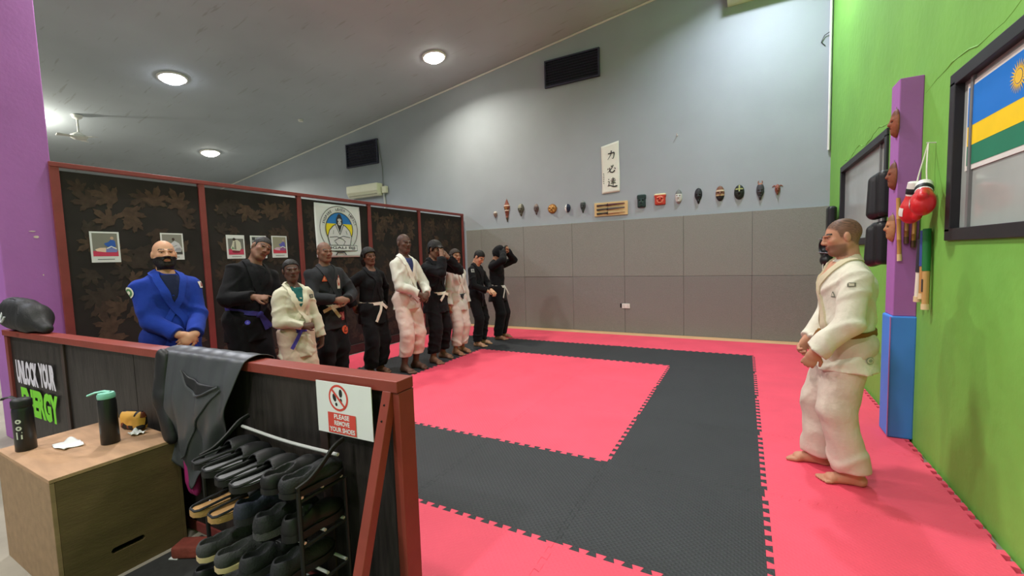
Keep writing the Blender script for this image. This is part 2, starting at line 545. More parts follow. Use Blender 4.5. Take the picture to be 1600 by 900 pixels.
# ------------------------------------------------------------------ ceiling lamps
def lamp(x, y, col, label, power=1.0, r=.2):
    z = cz(x)
    t = thing('ceiling_lamp', label, 'lamp', (x, y, z), 0, 'round ceiling lamps')
    t.rotation_euler = (0, -math.atan(CS), 0)
    MB().lathe([(r + .035, -.002), (r + .035, -.02), (r + .02, -.03), (r, -.03), (r, -.012), (r + .01, -.002)], n=32).build('rim', M['white_paint'], t)
    MB().lathe([(0.002, -.105), (r * .35, -.10), (r * .68, -.078), (r * .9, -.048), (r, -.02), (r, -.012), (0.002, -.012)], n=32).build('diffuser', mat('lamp_glow', (1, 1, 1, 1), .5, 0, emit=(col, 20.0)), t)
    ld = bpy.data.lights.new('lamp_light', 'AREA'); ld.shape = 'DISK'; ld.size = 2 * r; ld.color = col[:3]; ld.energy = LAMP_W * power; ld.spread = math.radians(150)
    lo = bpy.data.objects.new('lamp_light', ld); COL.objects.link(lo); lo.parent = t; lo.location = (0, 0, -.125)
    return t
WARM = (1.0, .95, .80, 1); COOL = (.86, .90, 1.0, 1); NEUT = (1, .97, .92, 1)
lamp(-5.41, 7.05, WARM, 'warm round ceiling lamp nearest the back wall above the partition', .65)
lamp(-9.23, 4.25, COOL, 'bluish-white round ceiling lamp, largest of the lamps in view')
lamp(-12.5, 6.49, WARM, 'warm round ceiling lamp low over the partition, farthest from the mats')
gl = thing('globe_lamp', 'glowing globe lamp under the ceiling behind the purple pillar', 'lamp', (-12.35, 2.95, cz(-12.35) - .014))
MB().lathe([(.06, 0), (.08, -.01), (.08, -.03), (.05, -.04)], n=20).build('base', M['white_paint'], gl)
MB().lathe([(.02, -.03), (.09, -.06), (.12, -.12), (.09, -.18), (.02, -.21)], n=24).build('globe', mat('globe_glow', (1, 1, 1, 1), .5, 0, emit=(WARM, 10.0)), gl)
ld = bpy.data.lights.new('globe_light', 'POINT'); ld.energy = 70; ld.color = WARM[:3]; ld.shadow_soft_size = .05
lo = bpy.data.objects.new('globe_light', ld); COL.objects.link(lo); lo.parent = gl; lo.location = (0, 0, -.27)
lamp(.15, 7.05, COOL, 'ceiling lamp close to the green wall and the back wall', .95)
lamp(-1.6, 3.9, NEUT, 'ceiling lamp over the middle of the mats', 1.0)
lamp(-5.4, 2.6, NEUT, 'ceiling lamp over the partition near the pillar', .9)
lamp(-1.2, .2, NEUT, 'ceiling lamp above the shoe rack and fence', .45)
lamp(-5.4, -1.8, NEUT, 'ceiling lamp over the entrance side of the room', 1.2)
lamp(-1.6, -3.0, NEUT, 'unseen ceiling lamp added over the entrance by the green wall', 1.7)  # added out of view to brighten what faces the camera
lamp(-9.2, 0.2, COOL, 'ceiling lamp over the far side of the room', .8)

# ------------------------------------------------------------------ signed-distance modelling for soft shapes
def smin(a, b, k):
    if k <= 0: return np.minimum(a, b)
    h = np.maximum(k - np.abs(a - b), 0.0) / k
    return np.minimum(a, b) - h * h * k * 0.25

class SDF:
    MARGIN = 0.045
    def __init__(self): self.ops = []; self.disp = None
    def cap(self, a, b, r1, r2=None, k=0.02, flat=None, cut=None, sub=False):
        a = np.array(a, float); b = np.array(b, float); r2 = r1 if r2 is None else r2
        if flat is not None:
            ax = np.array(flat[0], float); ax /= np.linalg.norm(ax); flat = (ax, flat[1])
        R = max(r1, r2) + self.MARGIN
        self.ops.append(('c', (a, b, r1, r2, flat, cut), k, sub, np.minimum(a, b) - R, np.maximum(a, b) + R)); return self
    def ell(self, c, r, R=None, k=0.02, sub=False, cut=None):
        c = np.array(c, float); r = np.array((r, r, r) if np.isscalar(r) else r, float)
        e = max(r) + self.MARGIN
        if R is None: ee = r + self.MARGIN
        else: ee = np.array((e, e, e))
        self.ops.append(('e', (c, r, R, cut), k, sub, c - ee, c + ee)); return self
    def box(self, c, hs, R=None, rad=0.01, k=0.01, sub=False):
        c = np.array(c, float); hs = np.array(hs, float)
        e = np.linalg.norm(hs) + self.MARGIN if R is not None else hs + self.MARGIN
        self.ops.append(('b', (c, hs, R, rad), k, sub, c - e, c + e)); return self
    @staticmethod
    def _d(kind, pr, P):
        if kind == 'c':
            a, b, r1, r2, flat, cut = pr
            ba = b - a; L = float(ba @ ba) + 1e-12
            q = P - a
            t = np.clip((q @ ba) / L, 0, 1)
            e = q - t[..., None] * ba
            if flat is None:
                d = np.sqrt((e * e).sum(-1)) - (r1 + (r2 - r1) * t)
            else:
                ax, s = flat
                al = e @ ax
                d2 = (e * e).sum(-1) + al * al * (s * s - 1)
                d = (np.sqrt(np.maximum(d2, 0)) - (r1 + (r2 - r1) * t))
                d = d / (1 + (s - 1) * np.abs(al) / (np.sqrt((e * e).sum(-1)) + 1e-6))
            if cut is not None:
                d = np.maximum(d, (P - np.array(cut[0])) @ np.array(cut[1]))
            return d
        if kind == 'e':
            c, r, R, cut = pr
            q = P - c
            if R is not None: q = q @ R
            k0 = np.sqrt(((q / r) ** 2).sum(-1)); k1 = np.sqrt(((q / (r * r)) ** 2).sum(-1)) + 1e-9
            d = k0 * (k0 - 1) / k1
            if cut is not None: d = np.maximum(d, (P - np.array(cut[0])) @ np.array(cut[1]))
            return d
        c, hs, R, rad = pr
        q = P - c
        if R is not None: q = q @ R
        q = np.abs(q) - (hs - rad)
        return np.sqrt((np.maximum(q, 0) ** 2).sum(-1)) + np.minimum(q.max(-1), 0) - rad
    def eval(self, P):
        P = np.asarray(P, float)
        F = np.full(P.shape[:-1], 0.2)
        for kind, pr, k, sub, lo, hi in self.ops:
            d = self._d(kind, pr, P)
            F = -smin(-F, d, k) if sub else smin(F, d, k)
        if self.disp is not None: F = F + self.disp(P)
        return F
    def bounds(self):
        lo = np.min([o[4] for o in self.ops if not o[3]], 0) + self.MARGIN - .02
        hi = np.max([o[5] for o in self.ops if not o[3]], 0) - self.MARGIN + .02
        return lo, hi
    def field(self, xs, ys, zs):
        F = np.full((len(xs), len(ys), len(zs)), 0.2, dtype=np.float32)
        for kind, pr, k, sub, lo, hi in self.ops:
            i0, i1 = np.searchsorted(xs, (lo[0], hi[0])); j0, j1 = np.searchsorted(ys, (lo[1], hi[1])); k0, k1 = np.searchsorted(zs, (lo[2], hi[2]))
            if i1 <= i0 or j1 <= j0 or k1 <= k0: continue
            P = np.empty((i1 - i0, j1 - j0, k1 - k0, 3), dtype=np.float32)
            P[..., 0] = xs[i0:i1, None, None]; P[..., 1] = ys[None, j0:j1, None]; P[..., 2] = zs[None, None, k0:k1]
            d = self._d(kind, pr, P)
            S = F[i0:i1, j0:j1, k0:k1]
            F[i0:i1, j0:j1, k0:k1] = -smin(-S, d, k) if sub else smin(S, d, k)
        if self.disp is not None:
            idx = np.nonzero(np.abs(F) < 0.04)
            P = np.stack((xs[idx[0]], ys[idx[1]], zs[idx[2]]), -1)
            F[idx] += self.disp(P).astype(np.float32)
        return F
    def project(self, P, off=0.0, it=6):
        P = np.array(P, float); e = 1e-3
        for _ in range(it):
            d = self.eval(P) - off
            g = np.stack([self.eval(P + e * np.eye(3)[i]) - self.eval(P - e * np.eye(3)[i]) for i in range(3)], -1)
            g /= np.linalg.norm(g, axis=-1, keepdims=True) + 1e-9
            P = P - np.clip(d, -.05, .05)[..., None] * g
        return P, g

def nets(F, xs, ys, zs):
    ins = F < 0
    nx, ny, nz = F.shape
    cs = (nx - 1, ny - 1, nz - 1)
    ax_c = (xs, ys, zs)
    edges = []; cc_raw = []; pp = []
    for ax in range(3):
        sl0 = [slice(None)] * 3; sl1 = [slice(None)] * 3
        sl0[ax] = slice(0, -1); sl1[ax] = slice(1, None)
        A = ins[tuple(sl0)]; B = ins[tuple(sl1)]
        idx = np.nonzero(A != B)
        fa = F[tuple(sl0)][idx]; fb = F[tuple(sl1)][idx]
        t = fa / (fa - fb)
        P = np.stack([ax_c[i][idx[i]] for i in range(3)], -1).astype(float)
        P[:, ax] += t * (ax_c[ax][idx[ax] + 1] - ax_c[ax][idx[ax]])
        o1, o2 = [(1, 2), (2, 0), (0, 1)][ax]
        cells = []; ok = np.ones(len(t), bool)
        for d1, d2 in ((-1, -1), (0, -1), (0, 0), (-1, 0)):
            ci = [idx[0].copy(), idx[1].copy(), idx[2].copy()]
            ci[o1] = ci[o1] + d1; ci[o2] = ci[o2] + d2
            good = (ci[o1] >= 0) & (ci[o1] < cs[o1]) & (ci[o2] >= 0) & (ci[o2] < cs[o2])
            ok &= good
            cells.append((ci[0] * cs[1] + ci[1]) * cs[2] + ci[2])
        cells = np.stack(cells, -1)[ok]; P = P[ok]
        inside_first = A[idx][ok]
        cc_raw.append(cells.copy()); pp.append(P)
        cells[~inside_first] = cells[~inside_first][:, ::-1]
        edges.append(cells)
    Q = np.concatenate(edges)
    CR = np.concatenate(cc_raw); PP = np.concatenate(pp)
    mask_ = np.zeros(cs[0] * cs[1] * cs[2], dtype=bool); mask_[CR.ravel()] = True
    used = np.nonzero(mask_)[0]
    remap = np.zeros(len(mask_), dtype=np.int32); remap[used] = np.arange(len(used), dtype=np.int32)
    R4 = remap[CR].ravel(); cnt = np.bincount(R4, minlength=len(used))
    V = np.stack([np.bincount(R4, np.repeat(PP[:, i], 4), minlength=len(used)) / cnt for i in range(3)], -1)
    return V, remap[Q]

def sdf_mesh(name, S, step, mats, parent=None, zs=None, xs=None, ys=None, color=None):
    lo, hi = S.bounds()
    st = (step, step, step) if np.isscalar(step) else step
    xs = np.arange(lo[0], hi[0] + st[0], st[0]) if xs is None else xs
    ys = np.arange(lo[1], hi[1] + st[1], st[1]) if ys is None else ys
    zs = np.arange(lo[2], hi[2] + st[2], st[2]) if zs is None else zs
    V, Q = nets(S.field(xs, ys, zs), xs, ys, zs)
    me = bpy.data.meshes.new(name)
    set_mesh(me, V, Q.ravel(), np.full(len(Q), 4))
    if not isinstance(mats, (list, tuple)): mats = [mats]
    for m_ in mats: me.materials.append(m_)
    me.polygons.foreach_set('use_smooth', np.ones(len(Q), dtype=bool))
    if color is not None:
        C4 = np.ones((len(V), 4), dtype=np.float32); C4[:, :3] = color(V)
        at = me.color_attributes.new('Col', 'FLOAT_COLOR', 'POINT')
        at.data.foreach_set('color', C4.ravel())
    return link(name, me, parent)

def mat_vcol(name, rough=.5, spec=.4, bump=0.0, bscale=80):
    m = mat(name, (1, 1, 1, 1), rough, 0, bump=bump, bscale=bscale, spec=spec)
    nt = m.node_tree; at = nt.nodes.new('ShaderNodeAttribute'); at.attribute_name = 'Col'
    nt.links.new(at.outputs['Color'], nt.nodes['Principled BSDF'].inputs['Base Color'])
    return m

def catmull(P, n):
    P = [np.array(p, float) for p in P]
    P = [2 * P[0] - P[1]] + P + [2 * P[-1] - P[-2]]
    out = []
    m_ = len(P) - 3
    for q in range(n):
        s = q / (n - 1) * m_; i = min(int(s), m_ - 1); t = s - i
        a, b, c_, d = P[i:i + 4]
        out.append(.5 * ((2 * b) + (-a + c_) * t + (2 * a - 5 * b + 4 * c_ - d) * t * t + (-a + 3 * b - 3 * c_ + d) * t ** 3))
    return np.array(out)

# ------------------------------------------------------------------ leaf-print partition
PXW = -5.70            # face of the partition
PTOP = 2.50
part = thing('partition', 'tall dark leaf-print partition in a red frame behind the row of students', 'partition', (0, 0, 0))
PY = [1.585, 2.83, 4.11, 5.44, 6.74, 8.24]
def leaf(cx, cy, s, a):
    """maple-like printed leaf outline"""
    out = []
    lobes = ((0, 1.0), (.80, .86), (-.80, .80), (1.65, .70), (-1.65, .66))
    lobes = sorted(lobes)
    for i, (la, ll) in enumerate(lobes):
        for da, k in ((-.34, .50), (-.22, .80), (-.08, .82), (0, 1.0), (.10, .84), (.24, .74), (.34, .50)):
            out.append((la + da, ll * k))
        if i < len(lobes) - 1: out.append(((la + lobes[i + 1][0]) / 2, .36))
    out.append((math.pi, .30))
    return [(cx + s * r_ * math.sin(t_ + a), cy + s * r_ * math.cos(t_ + a)) for t_, r_ in out][::-1]
for i in range(5):
    y0, y1 = PY[i], PY[i + 1]
    pn = MB().box((PXW - .03, (y0 + y1) / 2, PTOP / 2 + .02), (.02, y1 - y0 - .06, PTOP - .1)).build('panel', M['camo'], part, smooth=False)
    b = MB(); rr = random.Random(i)
    yy0, yy1, z0, z1 = y0 + .05, y1 - .05, .16, PTOP - .06
    k = 0
    for zrow in np.arange(z0 + .1, z1, .215):
        for yc in np.arange(yy0 + .1, yy1, .23):
            cx = yc + rr.uniform(-.09, .09); cy = zrow + rr.uniform(-.08, .08); s = rr.uniform(.11, .20)
            cx = min(max(cx, yy0 + s), yy1 - s); cy = min(max(cy, z0 + s), z1 - s)
            k += 1
            pts = leaf(cx, cy, s, rr.uniform(0, 6.28))
            n_ = len(pts); cen = (PXW - .0185 + .00001 * k, cx, cy)
            V_ = [cen] + [(PXW - .0185 + .00001 * k, p[0], p[1]) for p in pts]
            b.add(V_, [(0, 1 + q, 1 + (q + 1) % n_) for q in range(n_)], rr.choice((0, 0, 1, 1, 2, 2)))
    tag(b.build('leaf_print', [M['leafA'], M['leafB'], M['leafC']], pn, smooth=False), kind='stuff')
for y in PY:
    MB().box((PXW - .02, y, PTOP / 2), (.05, .065, PTOP)).build('post', M['red_old'], part, smooth=False, bevel=.004)
MB().box((PXW - .02, (PY[0] + PY[-1]) / 2, PTOP + .022), (.06, PY[-1] - PY[0] + .065, .045)).build('top_rail', M['red_old'], part, smooth=False, bevel=.004)
MB().box((PXW - .02, (PY[0] + PY[-1]) / 2, .075), (.055, PY[-1] - PY[0] + .065, .15)).build('bottom_rail', M['dark_batten'], part, smooth=False, bevel=.004)

# posters on the partition ------------------------------------------------
def C(r, g, b, rough=.6): 
    k = 'c_%d_%d_%d' % (r, g, b)
    if k not in M: M[k] = mat(k, rgb(r, g, b), rough, 0.03)
    return M[k]
def poster(y0, y1, z0, z1, label, art, tilt=0):
    sh = thing('poster', label, 'poster', (PXW - .016, (y0 + y1) / 2, (z0 + z1) / 2), 0, 'small photo posters on the partition')
    sh.rotation_euler = (tilt, 0, 0)
    W, H = y1 - y0, z1 - z0
    MB().box((.001, 0, 0), (.002, W, H)).build('sheet', M['paper'], sh, smooth=False)
    p = Print((.002, -W / 2, -H / 2), (0, 1, 0), (0, 0, 1), .0003)
    art(p, W, H)
    p.build('print', sh)
def art_a(p, W, H, top=(128, 126, 118), body=(48, 92, 178), pants=(120, 128, 190), floor=(200, 60, 92), other=(226, 196, 176), belt=(220, 220, 220)):
    p.rect(.07 * W, .2 * H, .93 * W, .95 * H, C(*top)); p.rect(.07 * W, .2 * H, .93 * W, .37 * H, C(*floor))
    p.poly([(.14 * W, .42 * H), (.2 * W, .36 * H), (.5 * W, .33 * H), (.56 * W, .4 * H), (.5 * W, .48 * H), (.3 * W, .47 * H)], C(*other))
    p.poly([(.5 * W, .33 * H), (.88 * W, .33 * H), (.9 * W, .42 * H), (.72 * W, .52 * H), (.52 * W, .45 * H)], C(*pants))
    p.poly([(.55 * W, .52 * H), (.7 * W, .47 * H), (.86 * W, .52 * H), (.84 * W, .7 * H), (.72 * W, .76 * H), (.6 * W, .66 * H), (.46 * W, .62 * H), (.48 * W, .57 * H)], C(*body))
    p.line([(.54 * W, .45 * H), (.7 * W, .52 * H), (.88 * W, .44 * H)], .05 * W, C(*belt))
    p.ell(.74 * W, .79 * H, .06 * W, .055 * H, C(190, 160, 140)); 
    p.line([(.2 * W, .1 * H), (.78 * W, .1 * H)], .025 * H, C(110, 110, 112))
def art_b(p, W, H):
    p.rect(.07 * W, .2 * H, .93 * W, .95 * H, C(140, 138, 132)); p.rect(.07 * W, .2 * H, .93 * W, .3 * H, C(70, 70, 74))
    p.poly([(.2 * W, .3 * H), (.85 * W, .3 * H), (.92 * W, .42 * H), (.8 * W, .62 * H), (.6 * W, .72 * H), (.42 * W, .6 * H), (.3 * W, .48 * H)], C(206, 206, 214))
    p.poly([(.55 * W, .32 * H), (.9 * W, .34 * H), (.84 * W, .46 * H), (.66 * W, .44 * H)], C(160, 160, 170)); p.line([(.45 * W, .45 * H), (.7 * W, .55 * H)], .02 * W, C(120, 120, 130))
    p.ell(.55 * W, .77 * H, .06 * W, .055 * H, C(70, 56, 50)); p.line([(.3 * W, .1 * H), (.78 * W, .1 * H)], .025 * H, C(110, 110, 112))
def art_c(p, W, H):
    p.rect(.09 * W, .17 * H, .93 * W, .85 * H, C(118, 116, 114)); p.rect(.09 * W, .17 * H, .93 * W, .4 * H, C(196, 64, 96)); p.ell(.5 * W, .3 * H, .22 * W, .06 * H, C(126, 40, 60))
    p.poly([(.28 * W, .36 * H), (.7 * W, .33 * H), (.8 * W, .45 * H), (.76 * W, .7 * H), (.6 * W, .8 * H), (.36 * W, .76 * H), (.3 * W, .6 * H), (.22 * W, .45 * H)], C(206, 204, 188))
    p.poly([(.4 * W, .4 * H), (.52 * W, .38 * H), (.5 * W, .74 * H), (.44 * W, .74 * H)], C(128, 128, 118)); p.poly([(.26 * W, .4 * H), (.4 * W, .42 * H), (.32 * W, .52 * H)], C(92, 140, 104))
    p.ell(.42 * W, .82 * H, .08 * W, .06 * H, C(60, 48, 44)); p.line([(.25 * W, .09 * H), (.78 * W, .09 * H)], .022 * H, C(120, 120, 122))
def art_d(p, W, H):
    p.rect(.09 * W, .2 * H, .93 * W, .95 * H, C(150, 158, 158)); p.poly([(.09 * W, .2 * H), (.5 * W, .2 * H), (.4 * W, .6 * H), (.09 * W, .75 * H)], C(104, 98, 96)); p.rect(.12 * W, .8 * H, .3 * W, .92 * H, C(62, 66, 70))
    p.rect(.09 * W, .2 * H, .93 * W, .34 * H, C(196, 64, 96)); p.line([(.25 * W, .1 * H), (.75 * W, .1 * H)], .022 * H, C(120, 120, 122))
poster(1.79, 2.02, 1.595, 1.905, 'poster of a blue-clad wrestler, leftmost on the partition', art_a)
poster(2.38, 2.60, 1.61, 1.91, 'poster of a crouching white-clad wrestler behind the bald bearded man', art_b)
poster(3.07, 3.295, 1.61, 1.91, 'poster of two white-clad figures on red mat beside the middle red post', art_c)
poster(3.37, 3.585, 1.61, 1.91, 'grey photo poster half hidden behind the leaning man\'s head', art_d)
poster(3.66, 3.885, 1.615, 1.915, 'poster of a purple-clad figure, rightmost of the small posters',
       lambda p, W, H: art_a(p, W, H, (150, 146, 128), (96, 92, 176), (150, 90, 140), (206, 62, 84), (206, 170, 190), (220, 220, 226)), )

# club banner -------------------------------------------------------------
bn = thing('banner', 'white club banner with a gorilla emblem over blue, yellow and green', 'banner', (PXW - .012, 4.79, 2.02), 0)
BW, BH = .87, .83
MB().grid(lambda u, v: (.004 + .006 * math.sin(u * 9) * (1 - v) + .004 * math.sin(v * 7 + u * 3), (u - .5) * BW, (v - .5) * BH), 24, 20).build('cloth', M['paper'], bn, solid=.002)
p = Print((.0165, 0, .03), (0, 1, 0), (0, 0, 1), .0004)
INK = C(48, 50, 54)
rx, ry = .365, .365
p.ring(0, 0, rx, ry, .008, INK, 48)
ri = .265
p.ell(0, 0, ri, ri, C(232, 212, 40), 48)
def seg(y0, y1):  # horizontal slice of the inner disc
    pts = []
    for k in range(13):
        y = y0 + (y1 - y0) * k / 12; pts.append((math.sqrt(max(0, ri * ri - y * y)), y))
    return pts + [(-x, y) for x, y in pts[::-1]]
p.poly(seg(.085, ri), C(40, 120, 196)); p.poly(seg(-ri, -.11), C(46, 112, 78)); p.ring(0, 0, ri, ri, .012, INK, 48)
# figure in a jacket with folded arms
p.poly([(-.2, -.26), (.2, -.26), (.235, -.12), (.2, -.02), (.13, .05), (.05, .09), (-.05, .09), (-.13, .05), (-.2, -.02), (-.235, -.12)], INK)
p.poly([(-.19, -.25), (.19, -.25), (.222, -.12), (.19, -.027), (.12, .04), (.05, .08), (-.05, .08), (-.12, .04), (-.19, -.027), (-.222, -.12)], C(216, 216, 220))
p.poly([(-.055, .09), (0, -.06), (.055, .09)], INK)
p.line([(-.08, .07), (-.005, -.08)], .012, INK); p.line([(.08, .07), (.0, -.09)], .012, INK)
p.line([(-.2, -.13), (-.06, -.12), (.05, -.16), (.1, -.2)], .010, INK); p.line([(.2, -.13), (.06, -.11), (-.04, -.15), (-.12, -.19)], .010, INK); p.line([(-.1, -.2), (-.05, -.25)], .009, INK); p.line([(.09, -.2), (.06, -.25)], .009, INK); p.line([(-.13, -.08), (-.12, -.02)], .007, INK); p.line([(.14, -.08), (.12, -.02)], .007, INK)
p.ell(0, .125, .062, .095, INK, 24); p.ell(0, .19, .04, .05, INK, 16); p.ell(0, .145, .036, .022, C(210, 208, 204), 16); p.ell(0, .093, .032, .034, C(206, 204, 200), 16); p.line([(-.018, .092), (.018, .092)], .005, INK); p.ell(-.014, .148, .006, .005, INK, 8); p.ell(.014, .148, .006, .005, INK, 8)
# ribbon with the club name, small arch under it
p.poly([(-.33, -.255), (.33, -.255), (.33, -.345), (-.33, -.345)], INK); p.poly([(-.322, -.262), (.322, -.262), (.322, -.338), (-.322, -.338)], M['paper']); p.text('KIGALI BJJ', 0, -.30, .56, .052, INK, .02)
p.line([(-.1, -.41), (-.06, -.365), (.06, -.365), (.1, -.41)], .018, INK)
def arc_text(s, a0, a1, r):
    n = len(s)
    for k, ch in enumerate(s):
        if ch == ' ': continue
        a = a0 + (a1 - a0) * k / (n - 1)
        wd = .012 if ch in 'I.' else .03
        if ch == '.': p.ell(r * math.cos(a), r * math.sin(a), .005, .005, INK, 8)
        else: p.text(ch, r * math.cos(a), r * math.sin(a), wd, .042, INK, .02, a - math.pi / 2)
arc_text('INSPIRE. LEARN. IMPACT', 2.85, .28, .312)
p.build('print', bn)

# ------------------------------------------------------------------ low fence with rail
FA = math.atan2(.137, 4.286)
fence = thing('fence', 'low fence of black boards under a red rail in front of the mats', 'fence', (-1.214, 1.252, FZ), FA)
FL = 4.32; FH = 1.07      # local: x from -FL to 0, front face y = 0
MB().box((-FL / 2, .05, FH - .024), (FL, .10, .048)).build('top_rail', M['red_wood'], fence, smooth=False, bevel=.004)
MB().box((-FL / 2, .05, .04), (FL - .1, .06, .06)).build('bottom_rail', M['red_old'], fence, smooth=False, bevel=.004)
MB().box((-.022, .055, (FH - .05) / 2), (.044, .09, FH - .05)).build('post', M['red_wood'], fence, smooth=False, bevel=.003)
MB().box((-FL + .03, .05, (FH - .05) / 2), (.06, .08, FH - .05)).build('post', M['red_old'], fence, smooth=False, bevel=.003)
# panels of narrow boards with dark battens between
seams = [-FL + .06, -3.20, -1.83, -.46, -.05]
for a, b_ in zip(seams[:-1], seams[1:]):
    n = max(1, int(round((b_ - a) / .34)))
    wd = (b_ - a) / n
    for k in range(n):
        dz = random.uniform(0, .002)
        MB().box((a + (k + .5) * wd, .038 - dz, .07 + (FH - .12) / 2), (wd - .0012, .018, FH - .12)).build('board', M['dark_panel'], fence, smooth=False)
for x in seams[1:-1]:
    MB().box((x, .028, .07 + (FH - .12) / 2), (.05, .024, FH - .12)).build('batten', M['dark_batten'], fence, smooth=False, bevel=.003)
# sloping A-frame leg at the free end
a = np.array((-.055, .02, FH - .05)); bt = np.array((-.055, -.30, .0))
d = bt - a; L = np.linalg.norm(d); ang = math.atan2(d[1], -d[2])
br = MB().box((0, 0, 0), (.045, .042, L), rotx(ang)); br.v = [tuple(np.array(q) + (a + bt) / 2) for q in br.v]
br.build('sloping_leg', M['red_wood'], fence, smooth=False, bevel=.003)
for zz in (.975, .915):
    MB().cyl((-.055, -.005 - (1.0 - zz) * .31, zz), (-.055, -.012 - (1.0 - zz) * .31, zz - .002), .004, n=8).build('screw', M['black'], fence)

# lettering painted on the fence boards
p = Print((-FL + 0, .016, 0), (1, 0, 0), (0, 0, 1), .0006)
GRN = mat('paint_green', rgb(122, 212, 50), .6, .05); WHT = mat('paint_white', rgb(214, 210, 224), .6, .05)
p.text('UNLOCK', .40, .73, .44, .20, WHT, .06); p.text('YOUR', .80, .74, .30, .20, WHT, .06); p.text('ENERGY', .60, .49, .72, .23, GRN, .06)
p.build('painted_lettering', fence)

# no-shoes sign -----------------------------------------------------------
sg = thing('sign', 'white sign asking to remove shoes on the fence, above the shoe rack', 'sign', (-1.50, 1.229, .893), FA)
SW, SH = .325, .228
MB().box((0, 0, 0), (SW, .003, SH)).build('sheet', M['paper'], sg, smooth=False)
p = Print((0, -.0016, 0), (1, 0, 0), (0, 0, 1), .0003)
p.ell(-.028, .048, .058, .058, M['red_ink'], 40); p.ell(-.028, .048, .048, .048, M['paper'], 40)
for (cx, cy, rot) in ((-.048, .04, .35), (-.012, .062, .0)):
    c_, s_ = math.cos(rot), math.sin(rot)
    def E(ox, oy, rx_, ry_):
        p.poly([(cx + (ox + rx_ * math.cos(t)) * c_ - (oy + ry_ * math.sin(t)) * s_, cy + (ox + rx_ * math.cos(t)) * s_ + (oy + ry_ * math.sin(t)) * c_) for t in np.linspace(0, 6.283, 14)[:-1]], M['ink'])
    E(0, .008, .010, .018); E(0, -.022, .007, .008)
p.line([(-.066, .086), (.010, .010)], .010, M['red_ink'])
p.rect(-.095, -.108, .07, -.018, M['red_ink'])
for t, y in (('PLEASE', -.034), ('REMOVE', -.062), ('YOUR SHOES', -.091)):
    p.text(t, -.012, y, .09 if ' ' not in t else .15, .021, M['paper'], .03)
p.build('print', sg)

# ------------------------------------------------------------------ wooden box
bx = thing('wooden_box', 'large plain plywood jump box with a hand slot, in front of the fence', 'box', (-3.17, .907, FZ))
M['ply_top'] = mat('ply_top', rgb(172, 136, 106), .6, .14, 4, .1, 30, stretch=(1, 5, 5))  # one plywood in three tones: shading of the faces is put into the colour
M['ply_shaded'] = mat('ply_shaded', rgb(102, 82, 56), .6, .16, 4, .1, 30, stretch=(5, 1, 5))
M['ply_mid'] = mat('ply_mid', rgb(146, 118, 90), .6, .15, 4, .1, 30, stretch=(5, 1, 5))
BX, BY, BZ = .765, .515, .598
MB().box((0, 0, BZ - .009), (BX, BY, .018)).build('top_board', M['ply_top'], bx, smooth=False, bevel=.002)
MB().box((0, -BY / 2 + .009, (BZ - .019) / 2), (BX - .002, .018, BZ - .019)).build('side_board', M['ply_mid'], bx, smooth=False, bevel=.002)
MB().box((0, BY / 2 - .009, (BZ - .019) / 2), (BX - .002, .018, BZ - .019)).build('side_board', M['ply_shaded'], bx, smooth=False, bevel=.002)
MB().box((-BX / 2 + .01, 0, (BZ - .019) / 2), (.018, BY - .038, BZ - .019)).build('end_board', M['ply_shaded'], bx, smooth=False)
# end board facing the camera with an oblong hand slot cut through
def slotted(x):
    b = MB(); ym, H0 = BY / 2 - .0185, BZ - .019
    cz_, hl, hr = .135, .055, .014
    L_ = hl + hr
    def slab(y0, y1, z0, z1): b.box((x - .009, (y0 + y1) / 2, (z0 + z1) / 2), (.018, y1 - y0, z1 - z0))
    slab(-ym, ym, 0, cz_ - hr); slab(-ym, ym, cz_ + hr, H0); slab(-ym, -L_, cz_ - hr, cz_ + hr); slab(L_, ym, cz_ - hr, cz_ + hr)
    for sd in (1, -1):
        for sz in (1, -1):
            pts = [(x, sd * L_, cz_ + sz * hr)] + [(x, sd * (hl + hr * math.sin(t)), cz_ + sz * hr * math.cos(t)) for t in np.linspace(0, math.pi / 2, 6)]
            if sd * sz > 0: pts = pts[::-1]
            b.prism(pts, (.018, 0, 0))
    return b
slotted(BX / 2 - .001).build('slotted_board', M['ply_shaded'], bx, smooth=False)

# things on the box
BTOP = FZ + BZ
M['bottle_black'] = mat('bottle_black', rgb(24, 25, 27), .35, .1, spec=.5)
M['mint'] = mat('mint', rgb(124, 190, 172), .45, .05)
b1 = thing('water_bottle', 'black bottle with white logo and black lid on the wooden box', 'bottle', (-3.40, .725, BTOP), .5)
MB().lathe([(.038, 0), (.041, .004), (.041, .215), (.038, .232), (.036, .236)], n=28).build('body', M['bottle_black'], b1)
MB().lathe([(.040, .236), (.041, .24), (.041, .27), (.036, .278), (.02, .284)], n=28).build('lid', M['black'], b1)
MB().tube([(-.028, 0, .278), (-.055, 0, .29), (-.095, 0, .282), (-.1, 0, .276)], .008, 8, flat=(1.4, .7)).build('strap', M['black'], b1)
p = Print((0, 0, 0), (1, 0, 0), (0, 0, 1), .0)
lg = MB()
def on_cyl(cx, cz_, pts, R=.0415): return [(R * math.sin(cx + x), -R * math.cos(cx + x), cz_ + z) for x, z in pts]
